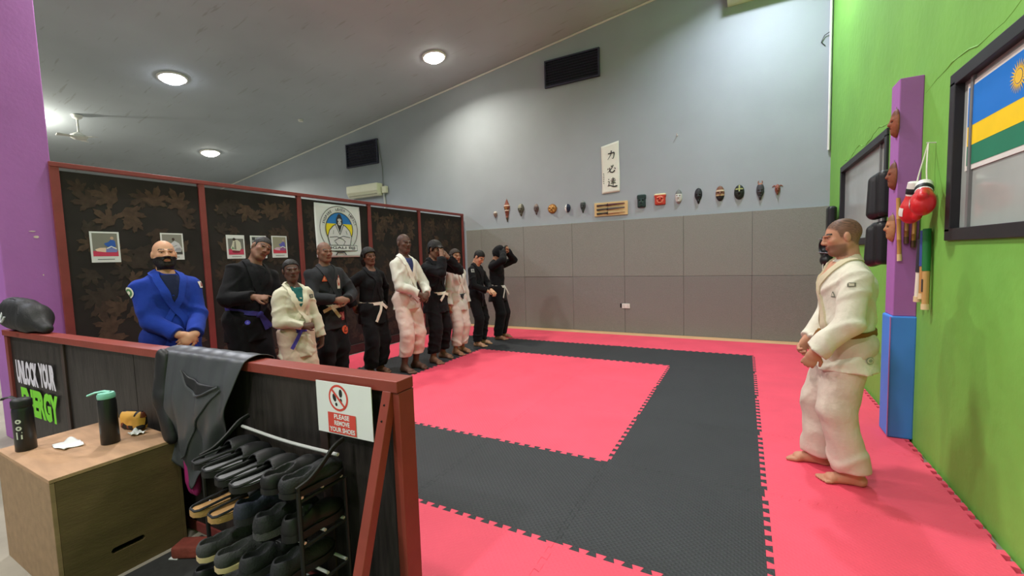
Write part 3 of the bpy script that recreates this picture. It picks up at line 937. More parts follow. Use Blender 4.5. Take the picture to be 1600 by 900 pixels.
for cz_, kind in ((.165, 'o'), (.128, 'o'), (.09, 'b')):
    if kind == 'o':
        for k in range(16):
            t0, t1 = 2 * math.pi * k / 16, 2 * math.pi * (k + 1) / 16
            lg.poly(on_cyl(.35, cz_, [(.30 * math.cos(t0), .012 * math.sin(t0)), (.30 * math.cos(t1), .012 * math.sin(t1)), (.12 * math.cos(t1), .005 * math.sin(t1)), (.12 * math.cos(t0), .005 * math.sin(t0))]))
    else:
        for (xa, xb, za, zb) in ((-.3, .3, .012, .019), (-.3, .3, -.004, .003), (-.3, .3, -.02, -.013), (-.3, -.15, -.02, .019), (.15, .3, -.02, .003)):
            lg.poly(on_cyl(.35, cz_, [(xa, za), (xb, za), (xb, zb), (xa, zb)]))
lg.build('logo', C(196, 200, 190), b1, smooth=False)
b2 = thing('water_bottle', 'black bottle with a mint-green lid on the wooden box', 'bottle', (-3.07, .965, BTOP), .7)
MB().lathe([(.038, 0), (.041, .004), (.040, .235), (.036, .248), (.035, .252)], n=28).build('body', M['bottle_black'], b2)
MB().lathe([(.038, .252), (.039, .256), (.039, .272), (.034, .282), (.02, .286)], n=28).build('lid', M['mint'], b2)
MB().tube([(.02, 0, .284), (-.01, 0, .291), (-.05, 0, .285), (-.085, 0, .272)], .008, 8, flat=(1.5, .7)).build('spout_lever', M['mint'], b2)
# crumpled tissue
def crumple(name, loc, w, h_, label, cat, seed, zamp=.012, parent=None):
    rr = np.random.default_rng(seed); A = rr.uniform(-1, 1, (6, 3))
    def f(u, v):
        x = (u - .5) * w * (1 + .15 * math.sin(5 * v + seed)); y = (v - .5) * h_ * (1 + .2 * math.sin(4 * u + seed * 2))
        z = .004 + zamp * abs(sum(math.sin(a[0] * 9 * u + a[1] * 9 * v + a[2] * 6) for a in A)) / 4
        return (x, y, z)
    o = MB().grid(f, 16, 12).build(name, M['paper'], parent, solid=.002, angle=25)
    o.location = loc
    return tag(o, label, cat)
crumple('tissue', (-3.25, .845, BTOP), .16, .085, 'crumpled white tissue lying between the two bottles', 'tissue', 3)
o = crumple('tissue', (-3.09, 1.085, BTOP), .085, .06, 'folded white paper behind the mint-lidded bottle', 'paper', 5, .02)
# patterned pouch
M['pouch'] = mat('pouch', rgb(180, 140, 60), .6, 0)
nt = M['pouch'].node_tree; vo = nt.nodes.new('ShaderNodeTexVoronoi'); vo.inputs['Scale'].default_value = 28
tc = nt.nodes.new('ShaderNodeTexCoord'); nt.links.new(tc.outputs['Object'], vo.inputs['Vector'])
rp = nt.nodes.new('ShaderNodeValToRGB'); rp.color_ramp.interpolation = 'CONSTANT'
rp.color_ramp.elements[0].color = rgb(24, 22, 24); rp.color_ramp.elements[1].position = .45; rp.color_ramp.elements[1].color = rgb(214, 160, 70)
e = rp.color_ramp.elements.new(.7); e.color = rgb(120, 60, 40); e = rp.color_ramp.elements.new(.85); e.color = rgb(22, 22, 24)
nt.links.new(vo.outputs['Color'], rp.inputs[0]); nt.links.new(rp.outputs[0], nt.nodes['Principled BSDF'].inputs['Base Color'])
S = SDF(); S.box((0, 0, .05), (.085, .028, .05), None, .025, .01); S.cap((-.07, 0, .095), (.07, 0, .1), .012, k=.02)
po = thing('pouch', 'small yellow and black patterned pouch behind the mint-lidded bottle', 'pouch', (-3.19, 1.115, BTOP), .25)
sdf_mesh('body', S, .006, M['pouch'], po)
MB().tube([(-.075, 0, .107), (0, 0, .112), (.075, 0, .112)], .004, 6).build('zip', M['black'], po)

# black rubber sheet, paper scrap, little things on the bare floor
struct(MB().box((-2.0, .55, FZ + .003), (1.5, 1.34, .006)).build('trim_4', M['rubber'], smooth=False, bevel=.002))
o = MB().box((0, 0, .003), (.05, .022, .004), rotz(.4)).build('paper_scrap', M['paper'], smooth=False); o.location = (-2.66, 1.045, FZ + .005); tag(o, 'tiny white paper scrap on the floor beside the wooden box', 'paper')
o = thing('brick', 'dusty red brick on the floor between box and shoe rack', 'brick', (-2.6, 1.12, FZ + .006), .5)
S = SDF(); S.box((0, 0, .034), (.1, .05, .033), None, .012, .01); sdf_mesh('block', S, .008, mat('brick_red', rgb(128, 58, 48), .85, .25, 12, .4, 40), o)
o = thing('towel', 'magenta cloth hanging on the fence between box and jacket', 'towel', (-2.70, 1.165, .0), FA)
S = SDF(); S.cap((0, 0, .62), (.02, .0, .34), .035, .05, .03, flat=((0, 1, 0), 2.2)); S.cap((.03, -.005, .5), (.045, 0, .3), .03, .035, .03, flat=((0, 1, 0), 2))
S.disp = lambda P: .004 * np.sin(P[..., 0] * 150 + 6 * P[..., 2])
sdf_mesh('cloth', S, .008, mat('magenta', rgb(150, 30, 100), .9, .15), o)
MB().tube([(0, .0, .61), (0, .02, .66), (0, .03, .70)], .006, 6).build('loop', M['black'], o)

# ------------------------------------------------------------------ people
def nrm(v): v = np.array(v, float); return v / (np.linalg.norm(v) + 1e-12)
MSKIN = mat_vcol('skin', .55, .28)
MSKIN.node_tree.nodes['Principled BSDF'].inputs['Subsurface Weight'].default_value = 0.05
MSKIN.node_tree.nodes['Principled BSDF'].inputs['Subsurface Radius'].default_value = (.01, .004, .003)
CLOTH = {}
def cloth(r, g, b, sheen=0.04):
    k = (r, g, b)
    if k not in CLOTH:
        CLOTH[k] = mat('cloth_%d_%d_%d' % k, rgb(r, g, b), .88, .08, 9, .30, 34, spec=.2, sheen=sheen)
    return CLOTH[k]
HAIRM = mat('hair_black', rgb(24, 21, 20), .6, .2, 60, .5, 150, spec=.3)
HAIRB = mat('hair_brown', rgb(46, 34, 28), .6, .2, 60, .5, 150, spec=.3)
HAIRS = mat('hair_stubble', rgb(74, 64, 58), .85, .2, 120, .4, 300, spec=.2)

def ik(S, W, L1, L2, pole):
    d = W - S; D = np.linalg.norm(d)
    if D > (L1 + L2) * .995: W = S + d / D * (L1 + L2) * .995; d = W - S; D = np.linalg.norm(d)
    u = d / D; a = (L1 * L1 - L2 * L2 + D * D) / (2 * D); h = math.sqrt(max(0, L1 * L1 - a * a))
    p = np.array(pole, float); p = p - u * (p @ u); p = nrm(p)
    return S + u * a + p * h, W

def build_hand(S, w, d, n, side, curl, sc, spread=1.0, thumb=1.0, shaka=False):
    d = nrm(d); n = np.array(n, float); n = nrm(n - d * (n @ d)); lat = np.cross(d, n) * side
    S.cap(w - d * .01 * sc, w + d * .03 * sc, .028 * sc, .034 * sc, .015, flat=(n, 1.5))
    S.cap(w + d * .035 * sc, w + d * .075 * sc, .037 * sc, .040 * sc, .012, flat=(n, 2.5))
    for i, (o, L) in enumerate(((-.031, .058), (-.0105, .074), (.0105, .08), (.031, .072))):
        c = curl
        if shaka: c = .15 if i == 0 else 1.35
        b0 = w + d * (.088 - .004 * abs(i - 1.7)) * sc + lat * o * sc * spread
        d1 = d * math.cos(c * .8) + n * math.sin(c * .8) + lat * (o * 2.0 * (spread - 1))
        d2 = d * math.cos(c * 1.9) + n * math.sin(c * 1.9)
        m1 = b0 + nrm(d1) * L * .52 * sc
        S.cap(b0 - d * .012, m1, .0105 * sc, .0098 * sc, .004); S.cap(m1, m1 + d2 * L * .5 * sc, .0098 * sc, .0082 * sc, .003)
    t0 = w + d * .025 * sc + lat * .030 * sc
    td = nrm(d * .65 + lat * .62 * thumb + n * .35); t1 = t0 + td * .042 * sc
    S.cap(t0, t1, .015 * sc, .012 * sc, .008); td2 = nrm(d * .9 + lat * .2 * thumb + n * (.3)); S.cap(t1, t1 + td2 * .034 * sc, .0118 * sc, .009 * sc, .004)

def hnoise(P, seed, f=(9, 9, 14)):
    r = np.random.default_rng(seed); s = 0
    for _ in range(4):
        k = r.normal(size=3) * np.array(f); ph = r.uniform(0, 6.28)
        s = s + np.sin(P @ k + ph + 1.3 * np.sin(P @ (k[::-1] * .6) + ph * 2))
    return s / 4

HLY = np.array([-.12, -.085, -.06, -.03, 0.0, .022, .034, .06, .085, .12]); HLZ = np.array([-.075, -.075, -.07, -.04, -.02, -.012, .035, .055, .064, .066])
def hairline(y): return np.interp(y, HLY, HLZ)

def person(label, h, loc, face, skin, gi, pants=None, belt=None, hands=None, head=(0, 0, 0), lean=(0, 0), build=1.0, female=False,
           hair='bald', hairm=None, beard=None, under=None, lips=None, step=.007, feet=None, lapel=None, belt_knot=0.0, patches=(), cuff=.0,
           skirt=.72, tails=((.03, -.22, .26), (-.05, -.20, .24)), seed=1, vneck=1.23, pant_end=.10, sleeve_end=.0, hood=False, belt_z=1.0, buzz=1.8):
    s = h / 1.75
    pants = pants or gi
    pv = np.array((0, 0, .95)); Rl = roty(lean[1]) @ rotx(lean[0])
    def T(p, k=1.0):       # lean of the upper body
        p = np.array(p, float)
        return (pv + Rl @ (p - pv)) * s
    def G(p): return np.array(p, float) * s
    sw = (.152 if female else .168) * (1 + (build - 1) * .6)
    neckb = T((0, -.02, 1.47)); 
    shR, shL = T((sw, -.01, 1.368)), T((-sw, -.01, 1.368))
    yaw, pit, rol = head
    Rh = Rl @ rotz(yaw) @ roty(rol) @ rotx(pit)
    # the head turns about the top of the neck
    nk = T((0, -.012, 1.535)); Hc = nk + Rh @ (np.array((0, .022, .105)) * s * .97)
    hs = s * (.99 if female else 1.02) if h > 1.6 else s * 1.06
    hx = lambda q: Hc + Rh @ (np.array(q, float) * hs)
    fl = Rl @ np.array((0, 1.0, 0))
    S = SDF()
    # ---- torso and legs of the body
    S.cap(G((-.07, 0, .93)), G((.07, 0, .93)), .095 * s * build, k=.03, flat=((0, 1, 0), 1.1))
    S.cap(T((0, 0, .98)), T((0, -.005, 1.2)), .118 * s * build, .125 * s * build, .05, flat=(fl, 1.35))
    S.cap(T((0, 0, 1.2)), T((0, -.01, 1.36)), .135 * s * build, .12 * s, .05, flat=(fl, 1.35))
    S.cap(shL, shR, .05 * s, k=.05); S.cap(T((0, -.02, 1.42)), neckb, .07 * s, .055 * s, .05)
    ft = feet or ((.10, .02, .12), (-.10, -.02, -.12))      # x, y, toe-out for right, left
    knees = []; ankles = []
    for (fx, fy, to), sd in zip(ft, (1, -1)):
        hip = G((sd * .085, 0, .91)); an = np.array((fx, fy, .075)) * s
        kn, an = ik(hip, an, .43 * s, .425 * s, (sd * .1, 1, 0))
        knees.append(kn); ankles.append(an)
        S.cap(hip, kn, .078 * s * build, .052 * s, .04); S.cap(kn, kn * .6 + an * .4 - np.array((0, .012, 0)), .052 * s, .05 * s, .03); S.cap(kn * .6 + an * .4 - np.array((0, .012, 0)), an, .05 * s, .036 * s, .02)
        fd = np.array((math.sin(to), math.cos(to), 0)); lt = np.array((fd[1], -fd[0], 0)) * sd
        heel = an - fd * .035 * s; heel[2] = .034 * s
        ball = an + fd * .125 * s; ball[2] = .026 * s
        S.cap(an, heel, .037 * s, .033 * s, .02); S.cap(heel, ball, .034 * s, .028 * s, .025); S.cap(an, ball, .034 * s, .024 * s, .03)
        S.cap(ball - lt * .028 * s, ball + lt * .022 * s, .024 * s, .022 * s, .02)
        for q in range(5):
            o = -.038 + .019 * q; ln = (.052, .05, .044, .036, .028)[q]; rr = (.0145, .011, .0105, .010, .0095)[q]
            b0 = ball + lt * o * s + fd * (.012 - .008 * (q / 4) ** 2) * s; b0[2] = .016 * s
            e0 = b0 + fd * ln * s; e0[2] = .0115 * s
            S.cap(b0, e0, rr * 1.15 * s, rr * s, .004)
    # ---- arms
    D = hands or {}
    arm = {}
    for key, sd, sh in (('R', 1, shR), ('L', -1, shL)):
        spec = D.get(key) or dict(w=(sd * .27, .03, .80), d=(0, .1, -1), n=(-sd, 0, 0), curl=.5, pole=(sd * .35, -1, 0))
        wv = np.array(spec['w'], float)
        W = G(wv) if spec.get('abs', True) else T(wv)
        el, W = ik(sh, W, .29 * s, .255 * s, spec.get('pole', (sd * .6, -.7, -.5)))
        arm[key] = (sh, el, W)
        S.cap(sh, el, .05 * s * build, .042 * s, .03); S.cap(el, W, .043 * s, .028 * s, .02)
        build_hand(S, W, spec['d'], spec['n'], -sd * spec.get('flip', 1), spec.get('curl', .5), s * (.9 if female else 1.0), spec.get('spread', 1.0), spec.get('thumb', 1.0), spec.get('shaka', False))
    # ---- head and face
    E = lambda c, r, k, sub=False: S.ell(hx(c), np.array(r) * hs, Rh, k, sub)
    K = lambda a, b, r1, r2, k: S.cap(hx(a), hx(b), r1 * hs, r2 * hs, k)
    jw = .9 if female else 1.0
    S.cap(neckb, hx((0, -.022, -.045)), (.05 if female else .060) * s, (.046 if female else .056) * s, .025)
    E((0, -.014, .028), (.074, .096, .088), .03); E((0, .022, -.035), (.061 * jw, .070, .084), .03)
    E((0, .058, -.096), (.028 * jw, .026, .020), .025)
    for sd in (1, -1):
        K((sd * .054 * jw, -.012, -.05), (sd * .022, .056, -.094), .016, .015, .03)
        E((sd * .040, .060, -.018), (.020, .018, .016), .02)
        S.ell(hx((sd * .031, .0975, .006)), np.array((.020, .016, .010)) * hs, Rh, .014, True)
        E((sd * .031, .0735, .003), (.0125, .0115, .0105), .004)
        E((sd * .078, -.010, -.006), (.009, .019, .031), .006)
        K((sd * .012, .094, .018), (sd * .046, .078, .021), .0085, .006, .010)
        E((sd * .012, .098, -.031), (.0085, .010, .008), .006)
    K((0, .090, .012), (0, .1085, -.026), .0075, .0105, .012)
    K((-.019, .088, -.0565), (.019, .088, -.0565), .0062, .0062, .006); K((-.015, .088, -.0665), (.015, .088, -.0665), .0075, .0075, .006); 
    lo, hi = S.bounds()
    bands = [(Hc[2] - .14 * s, Hc[2] + .13 * s)] + [(arm[k][2][2] - .13 * s, arm[k][2][2] + .13 * s) for k in arm] + [(0, .06)]
    zz = [lo[2]]
    while zz[-1] < hi[2]:
        fine = any(a <= zz[-1] <= b for a, b in bands)
        zz.append(zz[-1] + (step if fine else step * 2.2))
    sk = np.array(skin[:3]); lp = np.array((lips or (sk * np.array((.75, .5, .5))))[:3]); hc = np.array(rgb(22, 19, 18)[:3])
    def color(V):
        q = ((V - Hc) @ Rh) / hs
        Cc = np.tile(sk, (len(V), 1)).astype(float)
        v1 = hnoise(V, 11, (30, 30, 30))[:, None]; Cc *= 1 + .05 * v1
        warm = np.exp(-(((np.abs(q[:, 0]) - .036) / .02) ** 2 + ((q[:, 1] - .07) / .03) ** 2 + ((q[:, 2] + .02) / .02) ** 2))[:, None]
        Cc = Cc * (1 + warm * np.array((.12, -.04, -.05)))
        front = q[:, 1] > .055
        m_ = front & (((np.abs(q[:, 0])) / .026) ** 2 + ((q[:, 2] + .0615) / .0125) ** 2 < 1); Cc[m_] = lp
        ml = front & (np.abs(q[:, 0]) < .022) & (np.abs(q[:, 2] + .0615) < .0025); Cc[ml] = lp * .45
        ax = np.abs(q[:, 0]) - .031
        m_ = front & ((ax / .0125) ** 2 + ((q[:, 2] - .003) / .0048) ** 2 < 1); Cc[m_] = sk * .6 + np.array((.5, .48, .46)) * .2
        m_ = front & (ax ** 2 + (q[:, 2] - .003) ** 2 < .0058 ** 2); Cc[m_] = (.02, .013, .01)
        m_ = front & ((ax / .017) ** 2 + ((q[:, 2] - .0095) / .0028) ** 2 < 1); Cc[m_] = sk * .3
        m_ = front & (np.abs(ax + .002) < .021) & (np.abs(q[:, 2] - .0245 - .006 * (1 - (ax / .02) ** 2)) < (.0035 if female else .0048)); Cc[m_] = hc
        if hair == 'buzz' or hair == 'bald_shadow':
            ln = hairline(q[:, 1])
            f_ = np.clip((q[:, 2] - ln + .004 * hnoise(V, 3, (200, 200, 200))) / .012, 0, 1) * (.97 if hair == 'buzz' else .3) * (q[:, 2] > -.1) * (np.abs(q[:, 0]) < .0765)
            if hair == 'buzz': f_ = f_ * (.8 + .2 * hnoise(V, 4, (300, 300, 300))) * np.clip(.8 + (q[:, 2] - .02) * 3, .7, 1)
            Cc = Cc * (1 - f_[:, None]) + hc * (1.8 if hair != 'buzz' else buzz) * f_[:, None]
        if beard == 'stubble':
            f_ = np.clip((-.038 - q[:, 2] + .25 * np.maximum(0, -.02 + np.abs(q[:, 0]) * .0)) / .012, 0, 1) * np.clip((q[:, 1] + .01) / .015, 0, 1) * (q[:, 2] > -.125) * .55
            f_ = np.where(((np.abs(q[:, 0])) / .024) ** 2 + ((q[:, 2] + .0615) / .010) ** 2 < 1, 0, f_)
            Cc = Cc * (1 - f_[:, None]) + hc * f_[:, None]
        return np.clip(Cc, 0, 1)
    xs = np.arange(lo[0], hi[0] + step, step); ys = np.arange(lo[1], hi[1] + step, step)
    body = sdf_mesh('person', S, step, MSKIN, None, np.array(zz), xs, ys, color)
    body.location = loc; body.rotation_euler = (0, 0, face)
    tag(body, label, 'person', 'people on the mats')
    # ---- hair and beard grow from the head surface
    def hairpiece(name, thick, region, m_, st=.006, extra=None, amp=.002):
        HS = SDF(); HS.ops = [o for o in S.ops]
        base = HS.eval
        X = SDF(); X.MARGIN = .05
        lo_, hi_ = Hc - .2 * hs, Hc + .16 * hs
        if extra: lo_ = lo_ - np.array((.05, .08, .28)) * hs; hi_ = hi_ + np.array((.05, .03, .03)) * hs
        gx, gy, gz = (np.arange(lo_[i], hi_[i], st) for i in range(3))
        P = np.stack(np.meshgrid(gx, gy, gz, indexing='ij'), -1)
        q = ((P - Hc) @ Rh) / hs
        keep = [o for o in S.ops if np.all(o[4] < hi_) and np.all(o[5] > lo_)]
        HS.ops = keep
        F = HS.field(gx, gy, gz).astype(float)
        d = np.maximum(F - thick * hs - amp * hnoise(P, 5, (120, 120, 120)), region(q) * hs)
        if extra: d = smin(d, extra(P, q) * hs, .02)
        V, Q = nets(d.astype(np.float32), gx, gy, gz)
        if len(Q) == 0: return
        me = bpy.data.meshes.new(name); set_mesh(me, V, Q.ravel(), np.full(len(Q), 4)); me.materials.append(m_)
        me.polygons.foreach_set('use_smooth', np.ones(len(Q), bool)); link(name, me, body)
    def cap_region(front=.062, slope=.95, back=-.075):
        def f(q):
            line = hairline(q[..., 1]) + (front - .062)
            ear = .026 - np.sqrt((q[..., 1] + .010) ** 2 + ((q[..., 2] + .006) * .7) ** 2 + np.minimum(0, np.abs(q[..., 0]) - .07) ** 2 * 4)
            return np.maximum((line - q[..., 2]) * .8, ear)
        return f
    def ellq(q, c, r):
        u = (q - np.array(c)) / np.array(r); k0 = np.sqrt((u ** 2).sum(-1)); return (k0 - 1) * min(r)
    if hair == 'short': hairpiece('hair', .008, cap_region(), hairm or HAIRM)
    if hair == 'crop': hairpiece('hair', .0035, cap_region(.058, .72, -.07), hairm or HAIRS, .005, None, .0008)
    if hair == 'cap': hairpiece('hair', .018, cap_region(.05, .6, -.06), hairm or HAIRM)
    if hair == 'tied': hairpiece('hair', .007, cap_region(.064, .85, -.08), hairm or HAIRM, .006, lambda P, q: ellq(q, (0, -.125, -.01), (.06, .055, .07)))
    if hair == 'bob': hairpiece('hair', .02, cap_region(.06, 1.15, -.09), hairm or HAIRM, .006, lambda P, q: np.minimum(ellq(q, (0, -.07, -.05), (.10, .06, .12)), ellq(q, (.0, -.1, 0), (.08, .05, .08))))
    if hair == 'long': hairpiece('hair', .016, cap_region(.062, 1.1, -.08), hairm or HAIRB, .006, lambda P, q: np.minimum(ellq(q, (0, -.085, -.09), (.085, .045, .17)), np.minimum(ellq(q, (.075, -.035, -.08), (.022, .05, .13)), ellq(q, (-.075, -.035, -.08), (.022, .05, .13)))))
    if beard == 'full':
        def br_(q):
            top = -.03 - np.clip(.06 - q[..., 1], 0, .1) * .05
            mouth = .016 - np.sqrt((q[..., 0] * .62) ** 2 + (q[..., 2] + .0615) ** 2 * 1.6)
            return np.maximum(np.maximum(np.maximum(q[..., 2] - top, -.008 - q[..., 1]), mouth), -.13 - q[..., 2])
        hairpiece('beard', .0055, br_, HAIRM, .005, None, .0015)
    # ---- trousers
    Tp = SDF()
    Tp.cap(G((-.07, 0, .95)), G((.07, 0, .95)), .118 * s * build, k=.03, flat=((0, 1, 0), 1.05))
    for kn, an, sd in zip(knees, ankles, (1, -1)):
        hip = G((sd * .085, 0, .90)); low = np.array((an[0], an[1], pant_end * s)); mid = kn * .5 + an * .5
        u_ = nrm(an - kn); cutp = an + u_ * (pant_end * s - an[2]) / min(-.5, u_[2])
        Tp.cap(hip, kn, .112 * s * build, .092 * s * build, .07); Tp.cap(kn, an + u_ * .12, .092 * s * build, .086 * s * build, .02, cut=((0, 0, pant_end * s), (0, 0, -1)))
    Tp.disp = lambda P: (-.007 * np.clip(.30 - np.abs(hnoise(P, seed + 3, (7, 7, 15))), 0, .3) / .3 + .005 * hnoise(P, seed + 9, (12, 12, 25)) + .002) * (1 + 1.0 * np.clip((.5 * s - P[..., 2]) / (.4 * s), 0, 1))
    tst = .0095
    sdf_mesh('trousers', Tp, (tst, tst, tst * 1.2), cloth(*pants), body)
    # ---- jacket
    J = SDF(); bd = build
    J.cap(T((0, .0, 1.02)), T((0, -.005, 1.29)), .158 * s * bd, (.158 if female else .175) * s * bd, .04, flat=(fl, 1.38))
    J.cap(T((-.09, -.012, 1.375)), T((.09, -.012, 1.375)), .082 * s, k=.05, flat=(fl, 1.1))
    if female: J.cap(T((-.06, .06, 1.27)), T((.06, .06, 1.27)), .07 * s, k=.04)
    for sd in (1, -1): J.cap(T((sd * .135, -.015, 1.385)), T((sd * .055, -.03, 1.467)), .046 * s, .028 * s, .04)
    J.cap(G((0, 0, 1.02)), G((0, .005, skirt)), .165 * s * bd, .202 * s * bd, .03, flat=((0, 1, 0), 1.30), cut=((0, 0, skirt * s), (0, 0, -1)))
    for key, sd in (('R', 1), ('L', -1)):
        sh, el, W = arm[key]
        J.cap(sh, el, .068 * s * bd, .064 * s * bd, .025)
        u_ = nrm(W - el); en = el + (W - el) * (1 - .0) - u_ * (sleeve_end + .012) * s
        J.cap(el, en + u_ * .1, .064 * s * bd, .060 * s, .014, cut=(en, u_))
    if hood:
        J.ell(hx((0, -.01, .02)), np.array((.1, .12, .125)) * hs, Rh, .05)
    zc = belt_z * s
    def jd(P):
        w_ = -.012 * np.clip(.30 - np.abs(hnoise(P, seed, (7, 7, 13))), 0, .3) / .3 + .006 * hnoise(P, seed + 1, (14, 14, 18)) + .003
        cin = .016 * np.exp(-((P[..., 2] - zc) / (.05 * s)) ** 2) * np.exp(-(np.abs(P[..., 0]) / (.2 * s)) ** 6)
        return w_ + (cin if belt else 0)
    J.disp = jd
    jk = sdf_mesh('jacket', J, .009, cloth(*gi), body)
    lapc = lapel or tuple(min(255, int(c_ * 1.06) + 3) for c_ in gi)
    # ---- things that lie on the jacket: bands, patches, collar
    TO = SDF(); nsl = 0
    TO.ops = [o for o in J.ops if not (o[0] == 'c' and o[1][5] is not None and abs(o[1][5][1][2]) < .9999)]; TO.disp = J.disp
    def ribbon(name, path, width, thick, m_, proj, par, n=40, wdir=None, closed=False, off=.001):
        C_ = catmull(path, n); A = []
        GA = proj.project(C_, 0, 4)[1]
        for i in range(n):
            t = nrm(C_[min(i + 1, n - 1)] - C_[max(i - 1, 0)])
            g = GA[i]
            b_ = nrm(np.cross(g, t)) if wdir is None else np.array(wdir, float)
            A.append([C_[i] + b_ * width * f_ for f_ in (-.5, -.25, 0, .25, .5)])
        A = np.array(A)
        B, N = proj.project(A.reshape(-1, 3), 0.0, 5)
        B = B.reshape(n, 5, 3); N = N.reshape(n, 5, 3)
        up_ = B + N * (thick + off); dn = B - N * .004
        V = np.concatenate([dn[:, :1], up_, dn[:, -1:]], 1)
        V = V.reshape(-1, 3); F = []
        for i in range(n - 1):
            for j in range(6): F.append((i * 7 + j, (i + 1) * 7 + j, (i + 1) * 7 + j + 1, i * 7 + j + 1))
        F.append(tuple(range(7))); F.append(tuple((n - 1) * 7 + j for j in range(6, -1, -1)))
        b = MB(); b.add(V, F); o = b.build(name, m_, par, angle=50)
        o.data.flip_normals() if False else None
        return o
    # undershirt or skin in the V of the neck
    yv = .13
    if not hood:
        uc = under if under is not None else None
        nv = 9; A = []
        for i in range(nv):
            t = i / (nv - 1); z = 1.475 - (1.475 - vneck) * t; hw = .072 * (1 - t) + .003
            A.append([T((hw * f_, yv * (.55 + .45 * t), z)) for f_ in np.linspace(-1, 1, 7)])
        B, N = TO.project(np.array(A).reshape(-1, 3), 0.0, 6); B = B + N * .004
        b = MB(); F = []
        for i in range(nv - 1):
            for j in range(6): F.append((i * 7 + j, i * 7 + j + 1, (i + 1) * 7 + j + 1, (i + 1) * 7 + j))
        b.add(B, F)
        if under is not None: b.build('undershirt', cloth(*under), body)
        else:
            o = b.build('neckline', MSKIN, body); C4 = np.ones((len(B), 4), np.float32); C4[:, :3] = sk
            at = o.data.color_attributes.new('Col', 'FLOAT_COLOR', 'POINT'); at.data.foreach_set('color', C4.ravel())
        for sd in (-1, 1):
            pth = [T((sd * .005, -.085, 1.485)), T((sd * .055, -.06, 1.485)), T((sd * .082, -.012, 1.47)), T((sd * .085, .045, 1.43)), T((sd * .066, .10, vneck * .35 + 1.43 * .65)), T((sd * .018, .12, vneck + .01)), T((-sd * .05, .12, 1.10)), T((-sd * .075, .12, 1.015))]
            ribbon('lapel', pth,   .048 * s, .009 if sd < 0 else .013, cloth(*lapc), TO, jk)
    # ---- belt
    if belt:
        bm = cloth(*belt); n = 49; pth = []
        for i in range(n):
            t = 2 * math.pi * i / (n - 1) + math.pi / 2
            pth.append(T((.175 * bd * math.cos(t), .125 * bd * math.sin(t), belt_z - .012 * math.cos(t - math.pi / 2))))
        bl = ribbon('belt', pth, .042 * s, .007, bm, TO, body, 60, wdir=nrm(Rl @ np.array((0, 0, 1.0))), off=.003)
        kx = belt_knot
        c0, N0 = TO.project(np.array([T((kx, .14, belt_z - .012))]), .008, 6); c0 = c0[0]; nn = N0[0]
        KS = SDF(); KS.cap(c0 - np.array((.018, 0, -.006)) * s, c0 + np.array((.018, 0, -.012)) * s, .020 * s, k=.01, flat=(nn, 1.4)); KS.cap(c0 + np.array((-.012, 0, .016)) * s, c0 + np.array((.014, 0, -.02)) * s, .014 * s, k=.006)
        sdf_mesh('knot', KS, .006, bm, bl)
        for (dx_, dz_, ln) in tails:
            b = MB(); e0 = c0 + nn * .010; dr = nrm((dx_, .0, dz_)); P_ = []
            for i in range(9):
                t = i / 8; q_ = e0 + dr * ln * s * t + np.array((0, .012 * math.sin(t * 2.2) + .01 * t, 0))
                for _ in range(6):
                    dd = float(TO.eval(q_[None])[0])
                    if dd < .012: q_ = q_ + np.array((0, .013 - dd, 0))
                P_.append(q_)
            sd_ = nrm(np.cross(dr, (0, 1, 0)))
            V_ = []
            for q_ in P_: V_ += [q_ + sd_ * .019 * s + np.array((0, .003, 0)), q_ - sd_ * .019 * s + np.array((0, .003, 0)), q_ - sd_ * .019 * s - np.array((0, .003, 0)), q_ + sd_ * .019 * s - np.array((0, .003, 0))]
            F_ = []
            for i in range(8):
                for j in range(4): F_.append((i * 4 + j, i * 4 + (j + 1) % 4, i * 4 + 4 + (j + 1) % 4, i * 4 + 4 + j))
            F_ += [(3, 2, 1, 0), (32, 33, 34, 35)]
            b.add(V_, F_); b.build('belt_end', bm, bl, angle=50)
    # ---- patches
    for (where, c_, size, layers) in patches:
        proj = {'j': J, 't': Tp, 'o': TO}[where[0]]
        cc = T(c_) if where[0] != 't' else G(c_)
        B0, N0 = proj.project(cc[None], 0, 8); g = N0[0]; cen = B0[0]
        ux = nrm(np.cross((0, 0, 1.0), g)); uy = np.cross(g, ux)
        pm = MB(); mats_ = []
        for li, (shape, col, sc) in enumerate(layers):
            if shape == 'o': ring = [(math.cos(t), math.sin(t)) for t in np.linspace(0, 2 * math.pi, 21)[:-1]]
            elif shape == 't': ring = [(-.95, -.8), (-.3, -.8), (.3, -.8), (.95, -.8), (.62, 0), (.25, .75), (0, .95), (-.25, .75), (-.62, 0)]
            else: ring = [(-1, -1), (-.5, -1), (0, -1), (.5, -1), (1, -1), (1, 0), (1, 1), (.5, 1), (0, 1), (-.5, 1), (-1, 1), (-1, 0)]
            pts = [cen] + [cen + (ux * x_ * size[0] + uy * y_ * size[1]) * sc for x_, y_ in ring] + [cen + (ux * x_ * size[0] + uy * y_ * size[1]) * sc * .5 for x_, y_ in ring]
            Bp, Np = proj.project(np.array(pts), 0, 6); Bp = Bp + Np * (.005 + .002 * li)
            n_ = len(ring); F_ = []
            for k_ in range(n_):
                k2 = (k_ + 1) % n_
                F_ += [(0, 1 + n_ + k_, 1 + n_ + k2), (1 + n_ + k_, 1 + k_, 1 + k2, 1 + n_ + k2)]
            pm.add(Bp, F_, li); mats_.append(cloth(*col))
        pm.build('patch', mats_, jk if where[0] != 't' else body)
    return body

